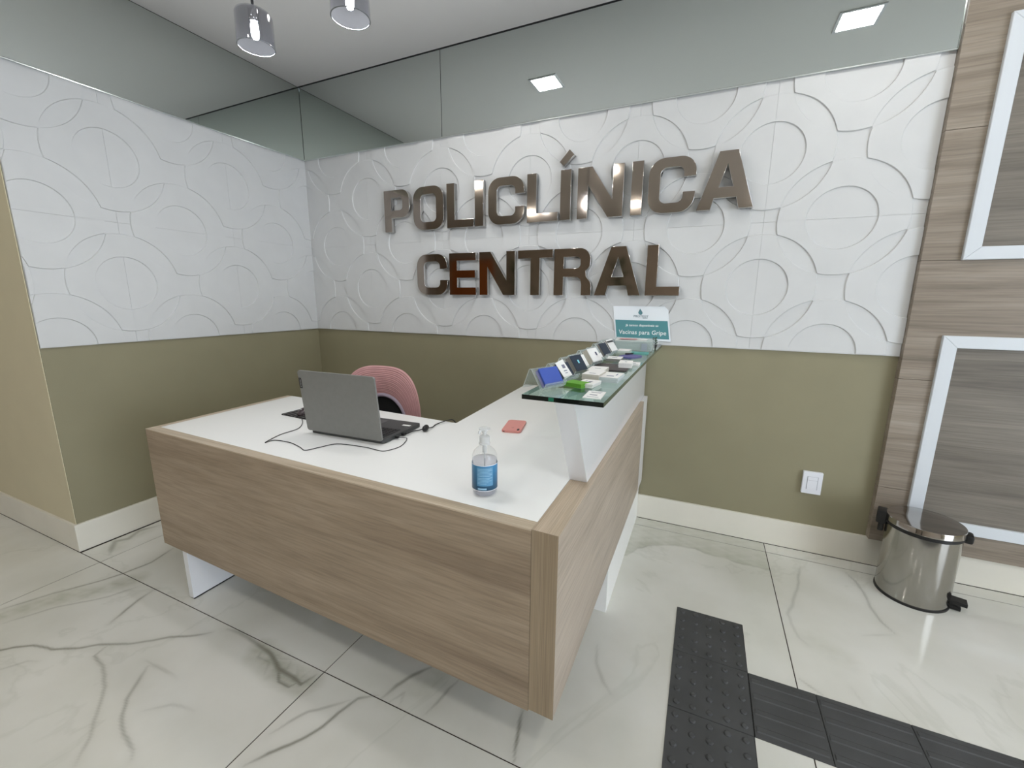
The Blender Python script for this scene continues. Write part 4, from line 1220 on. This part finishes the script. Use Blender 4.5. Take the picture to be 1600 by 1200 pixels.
tag(tl, 'flat teal leaflet pad between the purple pad and the acrylic box', 'pad')
bm = bmesh.new(); add_poly(bm, rrect(.092, .070, .012, 4), 0, .004); bm_obj('pad', bm, M_tealp, tl)
card_stack('card_stack', 2.505, -.515, .055, .085, .018, -.02, card_mat('mint_card', (206, 214, 204)), 'pale mint-white card stack in front of the acrylic box', grp='card stacks on the glass shelf')

# acrylic box with leaflets at the wall end
bx = empty('acrylic_box', (2.522, -.335, ZG), .05)
tag(bx, 'long clear acrylic box full of leaflets across the far end of the glass shelf', 'box')
bm = bmesh.new()
bw, bl, bh, th = .190, .130, .055, .003
for q in ((-bw / 2, bw / 2, -bl / 2, -bl / 2 + th, 0, bh), (-bw / 2, bw / 2, bl / 2 - th, bl / 2, 0, bh), (-bw / 2, -bw / 2 + th, -bl / 2 + th, bl / 2 - th, 0, bh), (bw / 2 - th, bw / 2, -bl / 2 + th, bl / 2 - th, 0, bh), (-bw / 2 + th, bw / 2 - th, -bl / 2 + th, bl / 2 - th, 0, th)):
    add_box(bm, *q)
bm_obj('shell', bm, M_acr, bx)
bm = bmesh.new()
for i in range(9):
    a = random.uniform(-.002, .002); add_box(bm, -.085 + a, .085 + a, -.052, .050, .0035 + .005 * i, .0035 + .005 * i + .0042)
bm_obj('leaflets', bm, card_mat('pale_green_leaflets', (196, 208, 202)), bx)
bm = bmesh.new(); add_box(bm, -.088, .06, -.050, .045, .0495, .0505, M=T(rx=.05)); bm_obj('white_leaflet', bm, M_paper, bx)
bm = bmesh.new(); add_poly(bm, rrect(.085, .050, .020, 5, -.028, -.005), .0535, .0542); bm_obj('pink_leaflet', bm, card_mat('pink_print', (206, 140, 140)), bx)
bm = bmesh.new(); add_box(bm, .040, .066, -.0655, -.0650, .004, .040); bm_obj('grey_sticker', bm, card_mat('grey_sticker', (150, 158, 166)), bx)
bm = bmesh.new(); add_box(bm, -.0955, -.095, -.05, .05, .004, .045); bm_obj('blue_end_card', bm, card_mat('teal_blue_card', (92, 136, 150)), bx)
# small green plant figure at the box end
pl = empty('small_green_plant', (2.6055, -.215, ZG)); tag(pl, 'tiny dark green plant standing beside the right end of the acrylic box', 'plant')
bm = bmesh.new(); add_lathe(bm, [(.010, 0), (.013, .018), (.012, .019)], 14); bm_obj('pot', bm, M_black, pl)
bm = bmesh.new()
for k in range(16):
    a = k * 2.4; r_ = .004 + .0006 * k; zz = .020 + .002 * (16 - k)
    tip = Vector((math.cos(a) * (.012 + .0004 * k), math.sin(a) * (.012 + .0004 * k), zz + .006))
    add_tube(bm, [(0, 0, zz - .008), tip * .55 + Vector((0, 0, zz * .45)), tip], [.0015, .0035, .0006], 5)
bm_obj('leaves', bm, mat('dark_green_leaf', (50, 78, 58), rough=.5), pl)

# acrylic easels holding cards
def holder(x, y, rz, wd, label, cards, card_w=None, stackm=M_grey, stack_t=.012, emblem=None, card2=None, ht=.056):
    """leaning card holder; local +y faces the visitors' side"""
    t = empty('card_holder', (x, y, ZG), rz)
    tag(t, label, 'card holder', 'acrylic card holders along the shelf')
    k = ht / .056
    out = [(-.034, 0), (-.010, .054 * k), (-.004, .056 * k), (.030, .006), (.034, .003), (.046, .008), (.052, .022)]
    thick = .0018
    bm = bmesh.new()
    for a, b in zip(out[:-1], out[1:]):
        d = Vector((b[0] - a[0], b[1] - a[1])); nrm = Vector((-d.y, d.x)).normalized() * thick
        add_prism(bm, [a, b, (b[0] + nrm.x, b[1] + nrm.y), (a[0] + nrm.x, a[1] + nrm.y)], Matrix.Identity(4), wd, cap_mi=1)
    bm_obj('easel', bm, [M_acr, M_acr_edge], t)
    # frame of the sloping plate: origin at its foot, up along the slope
    foot = Vector((0, .0325, .0065)); up = Vector((0, -.034, .050)).normalized(); nn = Vector((0, up.z, -up.y))
    def slab(name, u0, u1, v0, v1, t0, t1, mt, sh=0.0, rot=0.0):
        bm = bmesh.new()
        vs = add_box(bm, u0, u1, v0, v1, t0, t1)
        R_ = Matrix.Rotation(rot, 4, 'Z')
        cx, cy = (u0 + u1) / 2, v0
        for v in vs:
            q = R_ @ Vector((v.co.x - cx, v.co.y - cy, 0))
            v.co = foot + Vector((cx + q.x, 0, 0)) + up * (cy + q.y) + nn * v.co.z
        return bm_obj(name, bm, mt, t)
    cw = card_w or wd * .86
    if stack_t > 0:
        n = max(1, int(stack_t / .004))
        for i in range(n):
            slab('card_pile' if True else '', -cw / 2 + .001 * i, cw / 2 - .001 * (i % 2), .001, .050 * k + .001 * (i % 2), .0025 + i * stack_t / n, .0025 + (i + .86) * stack_t / n, stackm[i % len(stackm)] if isinstance(stackm, list) else stackm)
    if cards:
        f = slab('front_card', -cw / 2, cw / 2, .001, .052 * k, .003 + stack_t, .0038 + stack_t, cards)
    if card2:
        mt2, u0, u1, v0, v1, rot = card2
        f = slab('loose_card', u0, u1, v0, v1, .0045 + stack_t, .0052 + stack_t, mt2, rot=rot)
    if emblem:
        em, pts = emblem
        for (u0, u1, v0, v1) in pts: slab('card_print', u0, u1, v0, v1, .0053 + stack_t, .0055 + stack_t, em)
    return t
FX = -PI / 2   # local +y -> world +x
holder(2.430, -1.392, FX - .38, .088, 'first clear card holder, nearest the viewer, full of blue cards', M_cblue, stackm=[M_cviolet, M_cviolet, M_cblue], stack_t=.013)
holder(2.436, -1.275, FX - .25, .086, 'second clear card holder with a tilted white emblem card and dark cards behind', M_navy, stackm=M_grey, stack_t=.006,
       card2=(M_paper, -.024, .024, .004, .060, -.18), emblem=(M_print, [(-.008, .008, .034, .046), (-.008, .010, .024, .027), (-.006, .008, .017, .019)]))
holder(2.436, -1.165, FX - .25, .080, 'third clear card holder with a thick grey pile and a navy card', M_navy, stackm=M_grey, stack_t=.022, emblem=(M_cyan, [(-.004, .005, .026, .038)]), ht=.060)
holder(2.432, -1.060, FX - .2, .080, 'fourth clear card holder showing a white card with a small blue mark', M_paper, stackm=M_paper, stack_t=.004, emblem=(M_bp, [(.006, .012, .02, .028)]))
holder(2.434, -.935, FX - .2, .092, 'fifth clear card holder, beige pile, front card printed with a dark peak', M_paper, stackm=M_beige, stack_t=.020, emblem=(M_bp, [(-.018, -.014, .024, .036), (-.012, -.008, .024, .034), (-.018, -.008, .034, .038)]), ht=.060)
holder(2.430, -.805, FX - .15, .088, 'sixth clear card holder, nearly empty, one small white card low in it', None, stackm=M_paper, stack_t=0, card2=(M_paper, -.03, .01, .002, .026, .0))
holder(2.428, -.690, FX - .15, .092, 'seventh clear card holder filled with dark blue cards', M_navy, stackm=M_grey, stack_t=.010, ht=.062)
holder(2.430, -.575, FX - .15, .088, 'eighth clear card holder, by the acrylic box, with pale cards under a black strip', M_paper, stackm=[M_paper, M_grey], stack_t=.016, card2=(M_black, -.036, .036, .046, .054, 0), ht=.066)

# clear plastic tray on the worktop behind the upstand's foot
tr = empty('clear_tray', (2.445, -1.02, ZD), .1); tag(tr, 'small clear plastic tray on the worktop under the glass shelf', 'tray')
bm = bmesh.new()
add_poly(bm, rrect(.085, .12, .02, 6), .0006, .002); bm_obj('base', bm, M_acr, tr)
bm = bmesh.new(); add_tube(bm, [Vector((p[0], p[1], .006)) for p in rrect(.088, .123, .022, 6)] + [Vector((rrect(.088, .123, .022, 6)[0][0], rrect(.088, .123, .022, 6)[0][1], .006))], .0016, 6, cap=False)
bm_obj('rim', bm, M_acr, tr, smooth=True)

# ------------------------------------------------------------------ behind the camera: what the steel letters mirror
M_leaf = mat('palm_leaf', (52, 78, 44), rough=.5)
def big_plant(x, y, label):
    t = empty('potted_palm', (x, y, 0)); tag(t, label, 'plant')
    bm = bmesh.new(); add_lathe(bm, [(.14, 0), (.19, .40), (.20, .42), (.17, .42), (.165, .36)], 24); bm_obj('pot', bm, mat('dark_pot', (60, 56, 52), rough=.5), t, smooth=True)
    bm = bmesh.new(); add_tube(bm, [(0, 0, .34), (.02, .01, 1.1), (0, 0, 1.75)], [.03, .024, .015], 10); bm_obj('stem', bm, mat('palm_stem', (96, 78, 56), rough=.8), t)
    bm = bmesh.new()
    for k in range(26):
        a = k * 2.399; el = .25 + .9 * (k / 26); L_ = .62
        base_ = Vector((0, 0, 1.25 + .60 * k / 26)); pr = None
        for i in range(7):
            s_ = i / 6
            p = base_ + Vector((math.cos(a) * L_ * s_ * math.cos(el), math.sin(a) * L_ * s_ * math.cos(el), L_ * (math.sin(el) * s_ - .55 * s_ * s_)))
            wv = Vector((-math.sin(a), math.cos(a), 0)) * (.055 * math.sin(PI * (s_ * .9 + .08)))
            q = [bm.verts.new(p - wv), bm.verts.new(p + Vector((0, 0, .012))), bm.verts.new(p + wv)]
            if pr:
                bm.faces.new((pr[0], q[0], q[1], pr[1])); bm.faces.new((pr[1], q[1], q[2], pr[2]))
            pr = q
    o = bm_obj('leaves', bm, M_leaf, t)
big_plant(-.55, -5.3, 'potted palm by the far wall behind the camera, left')
big_plant(1.35, -5.5, 'potted palm by the far wall behind the camera, right')
bm = bmesh.new(); add_box(bm, -2.6, -1.5, YMIN, YMIN + .04, 0, 2.15)  # unseen wood slab, added to give the steel letters an orange reflection
bm_obj('reflection_door_1', bm, wood('warm_brown_reflection_wood', (150, 84, 34), (190, 110, 50), (214, 130, 64), 'Z'), kind='structure')
